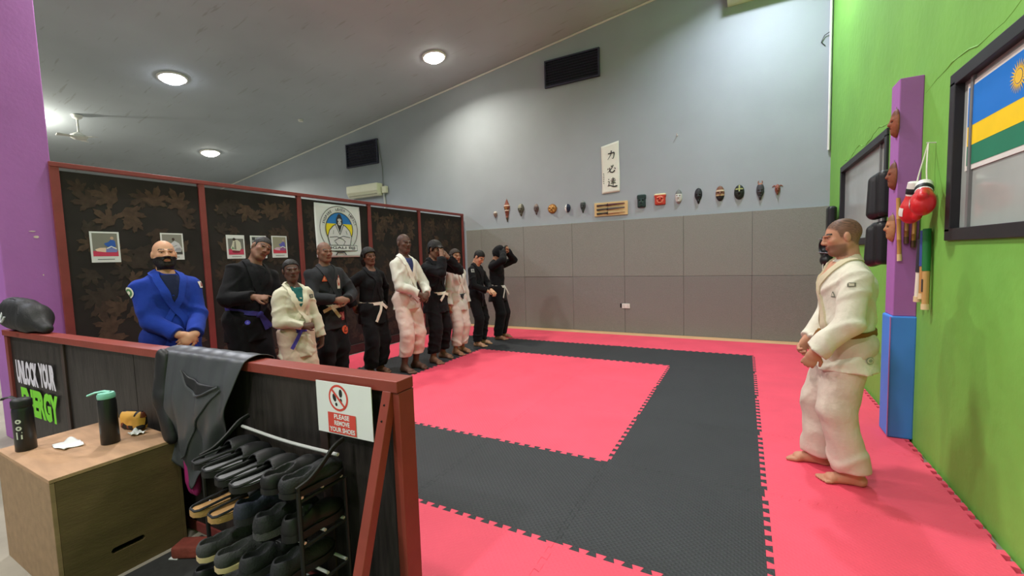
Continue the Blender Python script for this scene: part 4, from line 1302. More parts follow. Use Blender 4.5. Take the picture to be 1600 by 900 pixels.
SK_TAN = rgb(190, 138, 112); SK_OLIVE = rgb(198, 150, 122); SK_D1 = rgb(110, 76, 62); SK_D2 = rgb(92, 66, 56); SK_D3 = rgb(130, 94, 78); SK_BR = rgb(158, 112, 88)
EAST = -math.pi / 2
BLACK_GI = (17, 17, 21); WHITE_GI = (208, 205, 196); CREAM_GI = (216, 212, 196)

person('bald bearded man in a bright blue jacket with hands folded low', 1.745, (-4.3, 1.81, 0), EAST - .10, SK_OLIVE, (27, 54, 146), (24, 46, 128), None,
       dict(R=dict(w=(.03, .27, .975), d=(-.9, .1, -.35), n=(0, -.9, -.3), curl=.5, pole=(.6, -.6, -.7)), L=dict(w=(-.07, .285, .965), d=(.85, .1, -.5), n=(0, -.9, -.3), curl=.6, pole=(-.6, -.6, -.7))),
       head=(-.12, .12, .0), build=1.08, hair='bald', beard='full', under=(26, 34, 62), vneck=1.21, seed=2, skirt=.75,
       patches=[('j', (.31, .02, 1.33), (.045, .045), (('o', (226, 226, 214), 1), ('o', (92, 140, 92), .72), ('o', (222, 222, 206), .38))), ('j', (-.26, .07, 1.38), (.03, .03), (('r', (210, 200, 200), 1), ('t', (150, 90, 90), .7)))])
person('man in black with a purple belt leaning over, gesturing with both hands', 1.84, (-4.50, 2.56, 0), EAST - .05, SK_D3, BLACK_GI, None, (66, 62, 138),
       dict(R=dict(w=(.07, .30, 1.15), d=(-.75, .5, -.1), n=(-.2, -.5, -.8), curl=1.0, pole=(.7, -.4, -.8), shaka=True), L=dict(w=(-.15, .27, 1.08), d=(.2, .6, .4), n=(.5, -.3, -.6), curl=1.2, pole=(-.35, -.3, -1), shaka=True)),
       head=(-.05, -.05, -.30), lean=(-.05, -.20), build=1.1, hair='crop', hairm=HAIRM, under=(20, 20, 24), vneck=1.24, seed=4, belt_knot=-.05, tails=((-.06, -.2, .16), (-.12, -.18, .16)),
       patches=[('j', (.06, .15, .90), (.024, .024), (('o', (74, 70, 170), 1), ('t', (110, 110, 200), .6)))])
person('short woman in a cream jacket holding the end of her purple belt', 1.555, (-3.95, 2.72, 0), EAST - .10, SK_D2, (200, 195, 176), (198, 178, 160), (66, 62, 150),
       dict(R=dict(w=(.02, .215, 1.02), d=(-.8, .2, .15), n=(0, -.8, -.5), curl=1.2, pole=(1, -.4, -.5)), L=dict(w=(-.26, .10, .79), d=(.1, .1, -1), n=(1, 0, 0), curl=.6, pole=(-.5, -1, 0))),
       head=(-.35, .05, .05), build=1.02, female=True, hair='tied', under=(34, 92, 92), vneck=1.20, seed=6, skirt=.68, belt_knot=.02, belt_z=.985, tails=((.13, -.18, .22), (-.17, .09, .13)),
       patches=[('j', (-.17, .09, 1.34), (.03, .02), (('r', (70, 74, 70), 1), ('r', (120, 120, 110), .6))), ('j', (-.09, .14, 1.16), (.03, .035), (('t', (196, 186, 160), 1), ('t', (214, 206, 184), .6)))])
person('bald man in a charcoal jacket with orange patches, hands clasped', 1.765, (-4.45, 3.50, 0), EAST - .12, SK_D3, (40, 41, 45), (18, 18, 22), (186, 176, 142),
       dict(R=dict(w=(.05, .26, 1.07), d=(-.9, .1, .05), n=(0, -.9, -.3), curl=.9, pole=(1, -.4, -.4)), L=dict(w=(-.09, .265, 1.06), d=(.9, .15, .05), n=(0, -.9, -.3), curl=.9, pole=(-1, -.4, -.4))),
       head=(-.10, -.02, .0), build=1.1, hair='bald_shadow', under=(40, 42, 46), vneck=1.26, seed=8, belt_knot=.03, tails=((.17, -.06, .13), (-.12, -.2, .15)),
       patches=[('j', (.085, .16, 1.335), (.045, .05), (('t', (206, 98, 66), 1), ('t', (230, 170, 140), .6), ('t', (206, 98, 66), .35))), ('j', (-.095, .16, 1.29), (.022, .10), (('r', (206, 190, 180), 1), ('r', (178, 96, 86), .62), ('r', (206, 190, 180), .3))),
                ('t', (-.12, .16, .70), (.05, .055), (('o', (196, 84, 56), 1), ('t', (60, 30, 26), .6), ('t', (196, 84, 56), .34))), ('j', (-.1, .16, .87), (.035, .05), (('r', (150, 70, 76), 1), ('t', (196, 120, 120), .7)))])
person('woman in black with a white belt, arms behind her back', 1.70, (-4.40, 4.16, 0), EAST - .12, SK_D1, BLACK_GI, None, (224, 216, 206),
       dict(R=dict(w=(.24, -.06, .96), d=(-.5, -.5, -.5), n=(0, 1, 0), curl=.5, pole=(1, -.8, 0)), L=dict(w=(-.24, -.06, .96), d=(.5, -.5, -.5), n=(0, 1, 0), curl=.5, pole=(-1, -.8, 0))),
       head=(-.18, -.02, .10), female=True, build=1.06, hair='bob', under=(28, 28, 34), vneck=1.33, seed=10, belt_knot=-.06, tails=((.12, -.22, .27), (-.1, -.1, .1)))
person('tall bald man in a white jacket and pale trousers, hands clasped', 1.875, (-4.10, 4.50, 0), EAST - .06, SK_D2, WHITE_GI, (212, 192, 184), (204, 198, 186),  # reflected light from the mats is put into the pink trouser colour
       dict(R=dict(w=(.02, .25, .985), d=(-.85, .25, -.3), n=(0, -.9, -.3), curl=.8, pole=(1, -.5, -.3)), L=dict(w=(-.11, .255, .975), d=(.8, .3, -.3), n=(0, -.9, -.3), curl=.8, pole=(-1, -.5, -.3))),
       head=(-.2, .0, 0), build=.98, hair='bald_shadow', under=(44, 50, 92), vneck=1.22, seed=12, pant_end=.20, skirt=.80, belt_knot=.02, tails=((.1, -.12, .08), (-.14, -.15, .12)), feet=((.11, .02, .15), (-.11, .0, -.1)),
       patches=[('j', (.13, .13, .93), (.03, .018), (('r', (70, 74, 70), 1), ('r', (150, 150, 140), .5)))])
person('man in black with a white belt, hand raised over his face', 1.80, (-4.08, 5.10, 0), EAST - .05, SK_D3, BLACK_GI, None, (222, 214, 200),
       dict(R=dict(w=(.07, .215, 1.52), d=(-.35, -.25, .9), n=(-.2, -.9, -.2), curl=.35, pole=(.35, .2, -1)), L=dict(w=(-.09, .20, 1.50), d=(.5, -.25, .75), n=(.2, -.9, -.2), curl=.4, pole=(-.8, .15, -.95))),
       head=(.05, -.28, 0), build=1.04, hair='cap', vneck=1.30, under=(24, 24, 28), seed=14, belt_knot=-.05, tails=((.16, -.14, .15), (-.14, -.06, .06)), pant_end=.14, feet=((.15, .05, .2), (-.16, -.04, -.1)))
person('woman in white with long dark hair, arms by her sides', 1.67, (-4.06, 5.62, 0), EAST - .12, SK_BR, (204, 202, 196), (212, 198, 192), (52, 50, 54),
       dict(R=dict(w=(.25, .05, .80), d=(0, .15, -1), n=(-1, 0, 0), curl=.5, pole=(.4, -1, 0)), L=dict(w=(-.25, .03, .80), d=(0, .1, -1), n=(1, 0, 0), curl=.5, pole=(-.4, -1, 0))),
       head=(-.25, 0, 0), female=True, build=.98, hair='long', under=(40, 42, 50), vneck=1.22, seed=16, skirt=.74, pant_end=.15, tails=((.05, -.1, .06),))
person('man in black with head bowed, looking down at his hands', 1.68, (-4.12, 6.27, 0), EAST + .05, SK_OLIVE, BLACK_GI, None, (38, 38, 42),
       dict(R=dict(w=(.06, .27, 1.0), d=(-.4, .7, -.3), n=(0, -.3, -1), curl=.7, pole=(1, -.5, -.3)), L=dict(w=(-.08, .28, 1.0), d=(.4, .7, -.3), n=(0, -.3, -1), curl=.7, pole=(-1, -.5, -.3))),
       head=(-.1, -.62, 0), lean=(-.06, 0), build=.95, hair='short', under=(30, 30, 34), vneck=1.28, seed=18, pant_end=.09, feet=((.1, .05, .1), (-.13, .02, -.3)),
       patches=[('j', (.21, .06, 1.38), (.03, .03), (('r', (150, 150, 150), 1), ('o', (90, 90, 96), .6)))])
person('person in black with a white belt, both arms raised over the hidden face', 1.74, (-4.07, 6.93, 0), EAST + .10, SK_BR, BLACK_GI, None, (216, 212, 206),
       dict(R=dict(w=(.06, .17, 1.63), d=(-.6, .3, .5), n=(0, -.8, -.6), curl=.7, pole=(.8, .5, -.5)), L=dict(w=(-.10, .19, 1.64), d=(.55, .3, .6), n=(0, -.8, -.6), curl=.7, pole=(-.9, .6, -.35))),
       head=(0, -.5, 0), build=1.04, hair='short', hood=True, seed=20, belt_knot=-.03, tails=((.12, -.2, .24), (-.14, -.16, .22)), feet=((.1, .03, .1), (-.13, .02, -.2)), pant_end=.07)
person('instructor in a cream jacket and brown belt standing beside the green wall', 1.70, (.585, 3.47, 0), math.pi / 2 + .06, SK_TAN, CREAM_GI, (208, 194, 180), (128, 90, 44),
       dict(R=dict(w=(.13, .20, .91), d=(-.4, .4, -.7), n=(-.7, 0, -.4), curl=.9, pole=(1, -.7, -.2)), L=dict(w=(-.24, .215, .90), d=(.15, .35, -.9), n=(1, 0, -.3), curl=.95, pole=(-.55, -1, -.1))),
       head=(.02, -.13, 0), lean=(-.02, 0), build=1.17, hair='buzz', buzz=1.4, beard='stubble', vneck=1.30, seed=22, step=.0055, pant_end=.095, skirt=.765,
       feet=((.14, .11, .12), (-.12, -.03, -.05)), belt_knot=.0, tails=((.06, -.1, .14), (-.06, -.16, .16)), sleeve_end=.0, lapel=(202, 192, 164),
       patches=[('j', (-.26, .03, 1.33), (.02, .013), (('r', (120, 120, 106), 1), ('r', (208, 204, 184), .6))), ('j', (-.16, .13, 1.26), (.016, .022), (('t', (120, 122, 112), 1), ('t', (206, 202, 184), .55))), ('j', (-.24, -.1, .86), (.028, .022), (('o', (150, 160, 140), 1), ('o', (214, 208, 188), .8), ('o', (150, 160, 140), .5)))])
# loose belt ends in the short woman's hand

def strap(path, wv, t, name, par, m_):
    P_ = catmull(path, 14); V_ = []; F_ = []
    wv = np.array(wv, float); 
    for i, q_ in enumerate(P_):
        tg = nrm(P_[min(i + 1, 13)] - P_[max(i - 1, 0)]); nn = nrm(np.cross(tg, wv)) * t
        V_ += [q_ + wv / 2 + nn, q_ - wv / 2 + nn, q_ - wv / 2 - nn, q_ + wv / 2 - nn]
    for i in range(13):
        for j in range(4): F_.append((i * 4 + j, i * 4 + (j + 1) % 4, i * 4 + 4 + (j + 1) % 4, i * 4 + 4 + j))
    F_ += [(3, 2, 1, 0), (52, 53, 54, 55)]
    return MB().add(V_, F_).build(name, m_, par, angle=50)

# ------------------------------------------------------------------ shoe rack
rack = thing('shoe_rack', 'black tubular shoe rack with chrome rods in front of the fence', 'shoe rack', (0, 0, FZ + .006))
RX0, RX1, RY0, RY1 = -2.19, -1.505, 1.0, 1.215
TZ = [.613, .428, .243, .075]
dzr = -(FZ + .006)
for X in (RX0, RX1):
    MB().tube([(X, RY0, 0), (X, RY0, .66 + dzr)], .009, 8).build('upright', M['black'], rack)
    MB().tube([(X, RY1, 0), (X, RY1, .60 + dzr)], .009, 8).build('upright', M['black'], rack)
    MB().tube(catmull([(X, RY0 - .01, .655 + dzr), (X, RY0 + .05, .668 + dzr), (X, RY0 + .11, .705 + dzr), (X, RY0 + .17, .752 + dzr), (X, RY1 + .005, .768 + dzr)], 16), .009, 8, flat=(.8, 1.3)).build('curved_rail', M['rail_dark'] if 'rail_dark' in M else M['black'], rack)
    for z in TZ:
        MB().tube([(X, RY0, z + dzr - .012), (X, RY1, z + dzr - .012)], .007, 8).build('side_bar', M['black'], rack)
for z in TZ:
    for yy in (RY0 + .015, (RY0 + RY1) / 2, RY1 - .015):
        MB().tube([(RX0, yy, z + dzr), (RX1, yy, z + dzr)], .0065, 8).build('rod', M['chrome'], rack)
MB().tube(catmull([(RX0, RY1 - .03, .725 + dzr), ((RX0 + RX1) / 2, RY1 - .03, .71 + dzr), (RX1 + .005, RY1 - .03, .715 + dzr)], 10), .0075, 8).build('rod', M['chrome'], rack)

# ------------------------------------------------------------------ shoes
def sole_profile(y):    # half width along a shoe, y in 0 (heel) .. 1 (toe)
    return np.interp(y, [0, .06, .2, .45, .7, .88, .97, 1], [.012, .030, .035, .034, .046, .042, .025, .008])
def sole_mesh(L, z0, z1, grow=0.0, curve=.006, side=1):
    ys_ = np.linspace(0, 1, 15); left = []; right = []
    for y in ys_:
        w_ = sole_profile(y) + grow; b_ = side * .008 * math.sin(y * math.pi * .9)
        right.append((b_ + w_, (y - .5) * L)); left.append((b_ - w_, (y - .5) * L))
    ring = right + left[::-1]
    mb = MB(); n = len(ring)
    def zc(y): return curve * (max(0, abs(y) / L * 2 - .55)) ** 1.3 * 3
    V_ = [(x, y, z0 + zc(y)) for x, y in ring] + [(x * 1.02, y, (z0 + z1) / 2 + zc(y)) for x, y in ring] + [(x, y, z1 + zc(y)) for x, y in ring]
    F_ = [tuple(range(n - 1, -1, -1)), tuple(range(2 * n, 3 * n))]
    for lv in (0, 1):
        for k in range(n): F_.append((lv * n + k, lv * n + (k + 1) % n, lv * n + n + (k + 1) % n, lv * n + n + k))
    return mb.add(V_, F_)
SHOEM = dict(black=mat('shoe_black', rgb(20, 20, 23), .55, .15, 20), dark=mat('shoe_dark', rgb(32, 33, 37), .7, .2, 30, .3, 120), grey=mat('shoe_grey', rgb(64, 64, 66), .8, .15, 30, .4, 160),
             tan=mat('shoe_tan', rgb(172, 132, 84), .8, .12, 20, .3, 90), insole=mat('shoe_insole', rgb(104, 104, 108), .75, .15, 20), white=mat('shoe_white', rgb(206, 200, 184), .6, .08), navy=mat('shoe_navy', rgb(40, 44, 60), .7, .15, 30, .3, 120), cream=mat('shoe_cream', rgb(190, 170, 130), .7, .1))
PROTO = {}
def shoe(kind, um, sm, im, label, group, loc, rz, tilt=0.0, side=1):
    key = (kind, um, sm, im, side)
    t = thing('shoe', label, 'shoe', loc, rz, group)
    t.rotation_euler = (tilt, 0, rz)
    if key in PROTO:
        for me, nm in PROTO[key]: link(nm, me, t)
        return t
    L = .275; parts = []
    if kind in ('slide', 'slipper'):
        parts.append(sole_mesh(L, 0, .026, .004, side=side).build('sole', SHOEM[sm], t, angle=50))
        parts.append(sole_mesh(L * .95, .0255, .030, -.003, side=side).build('insole', SHOEM[im], t, angle=50))
        S = SDF(); S.ell((0, .05, .022), (.058, .10, .062), None, .01); S.ell((0, .035, .02), (.050, .105, .053), None, .004, True); S.box((0, 0, -.08), (.2, .3, .1), None, .001, .002, True); S.box((0, -.20, .05), (.2, .19, .1), rotx(-.35), .001, .002, True)
        parts.append(sdf_mesh('upper', S, .005, SHOEM[um], t))
        # raised rim around the footbed
        rim = []
        for y in np.linspace(.02, .62, 14): rim.append((side * .008 * math.sin(y * 2.8) + sole_profile(y) + .002, (y - .5) * L, .034 + .012 * math.sin(y * 3)))
        rim2 = [(side * .008 * math.sin(y * 2.8) * 2 - x, yy, z) for (x, yy, z), y in zip(rim, np.linspace(.02, .62, 14))]
        parts.append(MB().tube(rim[::-1] + rim2, .0055, 6).build('rim', SHOEM[um], t))
    else:
        hi_ = kind == 'sneaker'
        parts.append(sole_mesh(L, 0, .03 if hi_ else .022, .004, side=side).build('sole', SHOEM[sm], t, angle=50))
        S = SDF(); top = .075 if hi_ else .052
        S.ell((0, .07, .035), (.045, .068, .036), None, .02); S.cap((0, -.10, .045), (0, .05, .042), .036, .040, .03, flat=((0, 0, 1), 1.0)); S.cap((0, -.095, .05), (0, -.03, top - .005), .034, .036, .02); S.cap((0, -.1, .04), (0, -.1, top), .031, .033, .02)
        S.ell((0, -.065, top + .035), (.027, .062, .052), None, .006, True); S.box((0, 0, -.085), (.2, .3, .1), None, .001, .002, True)
        parts.append(sdf_mesh('upper', S, .005, SHOEM[um], t))
        parts.append(sole_mesh(L * .7, top - .042, top - .038, -.008, side=side).build('insole', SHOEM[im], t, angle=50))
        parts[-1].location = (0, -.03, 0) ; parts[-1].data.transform(Matrix.Translation((0, -.03, 0))); parts[-1].location = (0, 0, 0)
        if hi_:
            b = MB()
            for q in range(5):
                yy = .0 + .016 * q; zz = top + .012 - .0055 * q
                b.tube([(-.024, yy - .003, zz - .012), (-.012, yy, zz), (.012, yy + .003, zz), (.024, yy, zz - .012)], .0026, 5)
            parts.append(b.build('laces', SHOEM[im if im != 'black' else 'dark'], t))
        else:
            parts.append(MB().tube([(-.036, .0, .052), (-.02, .012, .072), (0, .016, .077), (.02, .012, .072), (.036, .0, .052)], .005, 6).build('trim_band', SHOEM['dark'], t))
    PROTO[key] = [(p_.data, p_.name.split('.')[0]) for p_ in parts]
    return t
def tier(i): return TZ[i] + .0065
G1, G2, G3 = 'shoes on the top tier', 'shoes on the middle tiers', 'shoes on the lowest tier and floor'
yc = 1.085
shoe('slide', 'black', 'black', 'dark', 'black slide with a grey strap tipped against the left side rail of the rack', G1, (-2.13, yc - .01, tier(0) + .001), -.10, .02)
shoe('slide', 'black', 'black', 'insole', 'black slide with worn grey footbed, second from the left on the top tier', G1, (-2.005, yc - .03, tier(0)), -.12, 0)
shoe('slide', 'black', 'black', 'insole', 'black slide with grey footbed in the middle of the top tier', G1, (-1.875, yc - .045, tier(0)), -.10, 0)
shoe('slide', 'black', 'black', 'insole', 'black slide with the palest footbed, right of the middle on the top tier', G1, (-1.76, yc - .05, tier(0)), -.12, 0)
shoe('loafer', 'black', 'black', 'dark', 'plain black slip-on beside the right-hand curved rail, left of its pair', G1, (-1.645, yc + .0, tier(0)), 0.0, 0)
shoe('loafer', 'dark', 'black', 'black', 'dark slip-on at the right end of the top tier', G1, (-1.546, yc + .01, tier(0)), 0.0, 0)
shoe('slipper', 'dark', 'tan', 'tan', 'tan slipper under the black slides, left of the tan pair', G2, (-2.09, yc - .05, tier(1)), -.08, 0)
shoe('slipper', 'dark', 'tan', 'tan', 'tan slipper under the black slides, right of the tan pair', G2, (-1.965, yc - .04, tier(1)), -.10, 0)
shoe('sneaker', 'navy', 'dark', 'black', 'dark navy trainer beside the tan slippers', G2, (-1.85, yc - .0, tier(1)), -.05, 0)
shoe('sneaker', 'dark', 'grey', 'dark', 'charcoal laced trainer with grey sole, right of the second tier', G2, (-1.68, yc - .02, tier(1)), -.05, 0)
shoe('sneaker', 'black', 'black', 'dark', 'black laced trainer at the right end of the second tier', G2, (-1.565, yc + .02, tier(1)), 0, 0)
shoe('loafer', 'grey', 'cream', 'insole', 'grey canvas loafer with cream sole, left of the pair on the third tier', G2, (-2.04, yc - .06, tier(2)), -.12, 0)
shoe('loafer', 'grey', 'cream', 'insole', 'grey canvas loafer with cream sole, right of the pair on the third tier', G2, (-1.90, yc - .06, tier(2)), -.10, 0)
shoe('sneaker', 'dark', 'dark', 'insole', 'dark grey trainer right of the grey loafers', G2, (-1.76, yc - .04, tier(2)), -.08, 0)
shoe('sneaker', 'dark', 'black', 'black', 'charcoal trainer at the right end of the third tier', G2, (-1.62, yc, tier(2)), -.04, 0)
shoe('sneaker', 'black', 'white', 'black', 'black trainer with thick white sole at the left of the lowest tier', G3, (-2.12, yc - .05, tier(3)), -.08, 0)
shoe('loafer', 'grey', 'white', 'dark', 'grey shoe with pale sole on the lowest tier', G3, (-1.98, yc - .08, tier(3)), -.1, 0)
shoe('sneaker', 'navy', 'white', 'dark', 'navy trainer with white sole on the lowest tier', G3, (-1.83, yc - .05, tier(3)), -.1, 0)
shoe('sneaker', 'black', 'black', 'black', 'black trainer at the right of the lowest tier', G3, (-1.66, yc - .03, tier(3)), -.05, 0)

# ------------------------------------------------------------------ rain jacket draped over the rail
jr = thing('rain_jacket', 'dark grey rain jacket draped over the fence rail above the shoe rack', 'jacket', (-1.214, 1.252, FZ), FA)
M['nylon'] = mat('nylon', rgb(66, 68, 73), .42, .18, 4, .1, 12, spec=.5)
M['nylon_dark'] = mat('nylon_dark', rgb(26, 26, 29), .5, .15, 4)
JX0, JX1 = -1.70, -.93
def jac(u, v):
    x = JX0 + (JX1 - JX0) * u
    low = np.interp(u, [0, .2, .45, .7, 1.0], [.62, .46, .36, .50, .64])      # lower hem height
    t = max(0, (v - .36) / .64)
    f = .5 + .5 * math.sin(u * 19 + 1.5 * math.sin(v * 5) + 1)
    g = .5 + .5 * math.sin(u * 41 - v * 9)
    dg = .5 + .5 * math.sin((u * 1.1 + t * .9) * 13)
    narrow = 1 - .30 * t
    x = (JX0 + JX1) / 2 - .02 + (x - (JX0 + JX1) / 2) * narrow - .06 * t
    if v < .22:      # behind the rail
        q = v / .22; return (x, .120 + f * .02, .70 + (FH - .70 + .004) * q)
    if v < .36:
        q = (v - .22) / .14
        return (x, .116 - .128 * q, FH + .009 + .014 * math.sin(math.pi * q) + g * .003)
    z = FH + .006 - (FH - low) * t - .02 * f * t
    bulge = .05 * math.sin(math.pi * min(1, t * 1.15)) * (.55 + .45 * math.sin(2.6 * u + .4))
    return (x, -.014 - bulge - f * .028 * t ** .6 - dg * .022 * t - g * .007 - .02 * t * t, z)
MB().grid(jac, 70, 70).build('cloth', M['nylon'], jr, solid=.004, angle=80)
S = SDF(); S.cap((-1.68, -.03, 1.04), (-1.66, -.06, .82), .055, .062, .02, flat=((0, 1, 0), 1.7)); S.cap((-1.66, -.06, .82), (-1.58, -.07, .62), .062, .048, .02, flat=((0, 1, 0), 1.6))
S.disp = lambda P: .006 * hnoise(P, 31, (16, 16, 30))
sdf_mesh('sleeve', S, .009, M['nylon_dark'], jr)
# pocket opening with its lining, hem and a diagonal zip seam
def onj(u, v, o=.006): q = jac(u, v); return (q[0], q[1] - o, q[2])
pk = MB(); pk.grid(lambda a, b: onj(.34 + .5 * a, .435 + .09 * a + .065 * math.sin(math.pi * a) * b, .008), 18, 6); pk.build('pocket_lining', M['nylon_dark'], jr, solid=.003)
MB().tube([onj(.34 + .5 * a, .435 + .09 * a + .065 * math.sin(math.pi * a), .012) for a in np.linspace(0, 1, 18)], .006, 6).build('pocket_hem', M['nylon'], jr)
MB().tube([onj(.86 - .5 * a, .55 + .33 * a, .006) for a in np.linspace(0, 1, 18)], .005, 6).build('zip_seam', M['nylon'], jr)

# ------------------------------------------------------------------ black bag on the rail beside the pillar
bag = thing('bag', 'black sports bag slumped on the fence rail in front of the purple pillar', 'bag', (-5.06, 1.18, FZ + FH + .003), FA)
S = SDF(); S.cap((-.30, 0, .13), (.10, 0, .11), .13, .12, .05, flat=((0, 1, 0), 1.25)); S.cap((.1, 0, .09), (.30, 0, .035), .10, .045, .04, flat=((0, 1, 0), 1.1)); S.cap((-.25, -.02, .2), (-.02, -.02, .2), .07, .06, .05)
S.box((0, 0, -.1), (.8, .5, .1), None, .001, .003, True); S.disp = lambda P: .009 * hnoise(P, 41, (12, 12, 16)) + .003 * hnoise(P, 42, (40, 40, 40))
sdf_mesh('body', S, .01, mat('bag_black', rgb(34, 34, 36), .6, .2, 8, .2, 90), bag)
MB().tube(catmull([(-.2, -.10, .16), (-.16, -.125, .10), (-.11, -.13, .09), (-.08, -.12, .13)], 12), .007, 6).build('strap', C(196, 200, 204), bag)
MB().tube(catmull([(.1, -.09, .15), (0, -.06, .235), (-.14, -.05, .265), (-.3, -.06, .25)], 14), .006, 6).build('zip', M['black'], bag)

# ------------------------------------------------------------------ back wall fittings
def vent(label, x0, x1, z0, z1, n):
    t = thing('wall_vent', label, 'vent', ((x0 + x1) / 2, YB, (z0 + z1) / 2), 0, 'louvred wall vents')
    W, H = x1 - x0, z1 - z0
    MB().box((0, -.006, 0), (W, .010, H)).build('backing', C(30, 31, 42), t, smooth=False)
    for zz in (-H / 2 + .015, H / 2 - .015): MB().box((0, -.025, zz), (W, .05, .03)).build('frame', M['vent'], t, smooth=False)
    for xx in (-W / 2 + .015, W / 2 - .015): MB().box((xx, -.025, 0), (.03, .05, H - .06)).build('frame', M['vent'], t, smooth=False)
    for k in range(n):
        z = -H / 2 + .03 + (H - .06) * (k + .5) / n
        MB().box((0, -.026, z), (W - .06, .045, .006), rotx(.6)).build('louvre', M['vent'], t, smooth=False)
vent('large dark louvred vent high on the grey wall above the scroll', -3.60, -2.46, 4.92, 5.45, 9)
vent('smaller-looking dark louvred vent above the air conditioner', -9.45, -8.30, 4.04, 4.66, 8)
ac = thing('air_conditioner', 'cream wall-mounted air conditioner above the partition', 'air conditioner', (-8.75, YB - .012, 3.36))
S = SDF(); S.box((0, -.11, 0), (.56, .11, .155), None, .03, .01); S.box((0, -.25, -.17), (.6, .1, .09), rotx(.5), .01, .02, True)
sdf_mesh('body', S, .014, M['ac'], ac)
MB().box((0, -.175, -.115), (1.0, .05, .012), rotx(-.5)).build('flap', C(190, 190, 168), ac, smooth=False, bevel=.003)
MB().box((.66, -.05, -.02), (.14, .09, .17)).build('pipe_cover', M['ac'], ac, smooth=False, bevel=.01)
MB().tube([(.60, -.03, -.1), (.62, -.03, -.35), (.62, -.03, -.9)], .022, 8).build('pipe', C(190, 192, 190), ac)
MB().tube([(.46, -.015, 1.25), (.58, -.015, .55), (.58, -.015, .1)], .010, 6).build('cable', C(120, 124, 126), ac)
fx = thing('wall_box', 'pale bolted metal box high on the wall by the green corner', 'box', (.30, YB, 5.70))
MB().box((0, -.13, 0), (1.16, .26, .30)).build('casing', C(206, 210, 180), fx, smooth=False, bevel=.006)
for k in range(7):
    for zz in (-.06, -.11, .02):
        MB().cyl((-.5 + k * .17, -.26, zz + .01 * (k % 2)), (-.5 + k * .17, -.268, zz + .01 * (k % 2)), .011, n=8).build('bolt', C(120, 120, 104), fx)
sk_ = thing('wall_socket', 'white double wall socket set into the wall mats', 'socket', (-2.02, YB - .042, .515))
MB().box((.01, -.006, 0), (.15, .014, .088)).build('plate', M['white_paint'], sk_, smooth=False, bevel=.003)
MB().box((-.085, -.003, .005), (.03, .008, .08)).build('cut_edge', M['black'], sk_, smooth=False)
for xx in (-.03, .05):
    for (a_, b_) in ((0, .018), (-.012, -.012), (.012, -.012)): MB().box((xx + a_, -.0135, b_), (.006, .003, .012)).build('pin_hole', M['black'], sk_, smooth=False)
nl = thing('wall_hook', 'lone nail in the grey wall above the masks', 'hook', (-1.075, YB, 3.60))
MB().tube([(0, 0, 0), (0, -.05, .004), (0, -.06, .02)], .006, 6).build('shank', M['chrome'], nl); MB().lathe([(.001, 0), (.014, 0), (.014, .006), (.001, .006)], (0, -.003, 0), 10, R=rotx(math.pi / 2)).build('plate', M['white_paint'], nl)

# calligraphy scroll
sc_ = thing('scroll', 'white hanging scroll with three brushed black characters above the weapon board', 'scroll', (-2.285, YB - .004, 3.165))
SWD, SHT = .345, .93
M['scroll'] = mat('scroll', rgb(232, 232, 222), .8, .03)
MB().grid(lambda u, v: ((u - .5) * SWD + .006 * math.sin(v * 5), -.004 - .006 * math.sin(u * 3.1) * (1 - v), (v - .5) * SHT + (.05 * (u - .5) if v > .95 else 0) + .02 * (u - .5)), 10, 24).build('sheet', M['scroll'], sc_, solid=.002)
def newp():
    global p
    p = Print((0, -.0125, 0), (1, 0, 0), (0, 0, 1), .0004)
newp()
def stroke(pts, w0, w1=None, ox=0, oy=0, k=1.0):
    P2 = catmull([(ox + x * k, oy + y * k, 0) for x, y in pts], 10)[:, :2]; p.line([tuple(q) for q in P2], w0 * k, M['ink'], (w1 if w1 is not None else w0 * .5) * k)
K1 = .085
# strength
stroke([(-.75, .35), (0, .45), (.7, .55)], .20, .26, .02, .245, K1); stroke([(.7, .55), (.65, 0), (.45, -.75), (.15, -.65)], .26, .10, .02, .245, K1); stroke([(.05, 1.0), (-.1, .1), (-.8, -.95)], .28, .08, .02, .245, K1)
p.build('brushed_character', sc_); newp()
# certainly
stroke([(-.7, .15), (-.85, -.15)], .26, .1, .02, -.015, K1); stroke([(-.35, .3), (-.3, -.55), (.3, -.75), (.8, -.35)], .2, .26, .02, -.015, K1); stroke([(-.05, .75), (.1, .45)], .26, .12, .02, -.015, K1); stroke([(.45, .85), (-.1, -.1), (-.9, -.75)], .24, .08, .02, -.015, K1); stroke([(.75, .2), (.95, -.1)], .26, .12, .02, -.015, K1)
p.build('brushed_character', sc_); newp()
# reach
for yy, w_ in ((.75, .5), (.4, .65), (.05, .5), (-.2, .65)): stroke([(.25 - w_ * .9, yy - .05), (.25 + w_ * .9, yy + .05)], .13, .16, .03, -.27, K1)
stroke([(.25, 1.1), (.25, -.95)], .18, .14, .03, -.27, K1); stroke([(-.8, .8), (-.65, .6)], .24, .12, .03, -.27, K1); stroke([(-.95, .2), (-.6, .2), (-.8, -.72)], .14, .18, .03, -.27, K1); stroke([(-1.0, -.75), (-.4, -.65), (.3, -.95), (1.2, -.85)], .14, .3, .03, -.27, K1); stroke([(.0, .28), (.1, .12)], .12, .08, .03, -.27, K1)
p.build('brushed_character', sc_); newp()
for k in range(6): stroke([(-.14 + .006 * (k % 2), -.085 - .036 * k), (-.122, -.1 - .036 * k)], .012, .006); stroke([(-.142, -.1 - .036 * k), (-.12, -.092 - .036 * k)], .007, .005)
tag(p.build('small_inscription', sc_), kind='stuff')

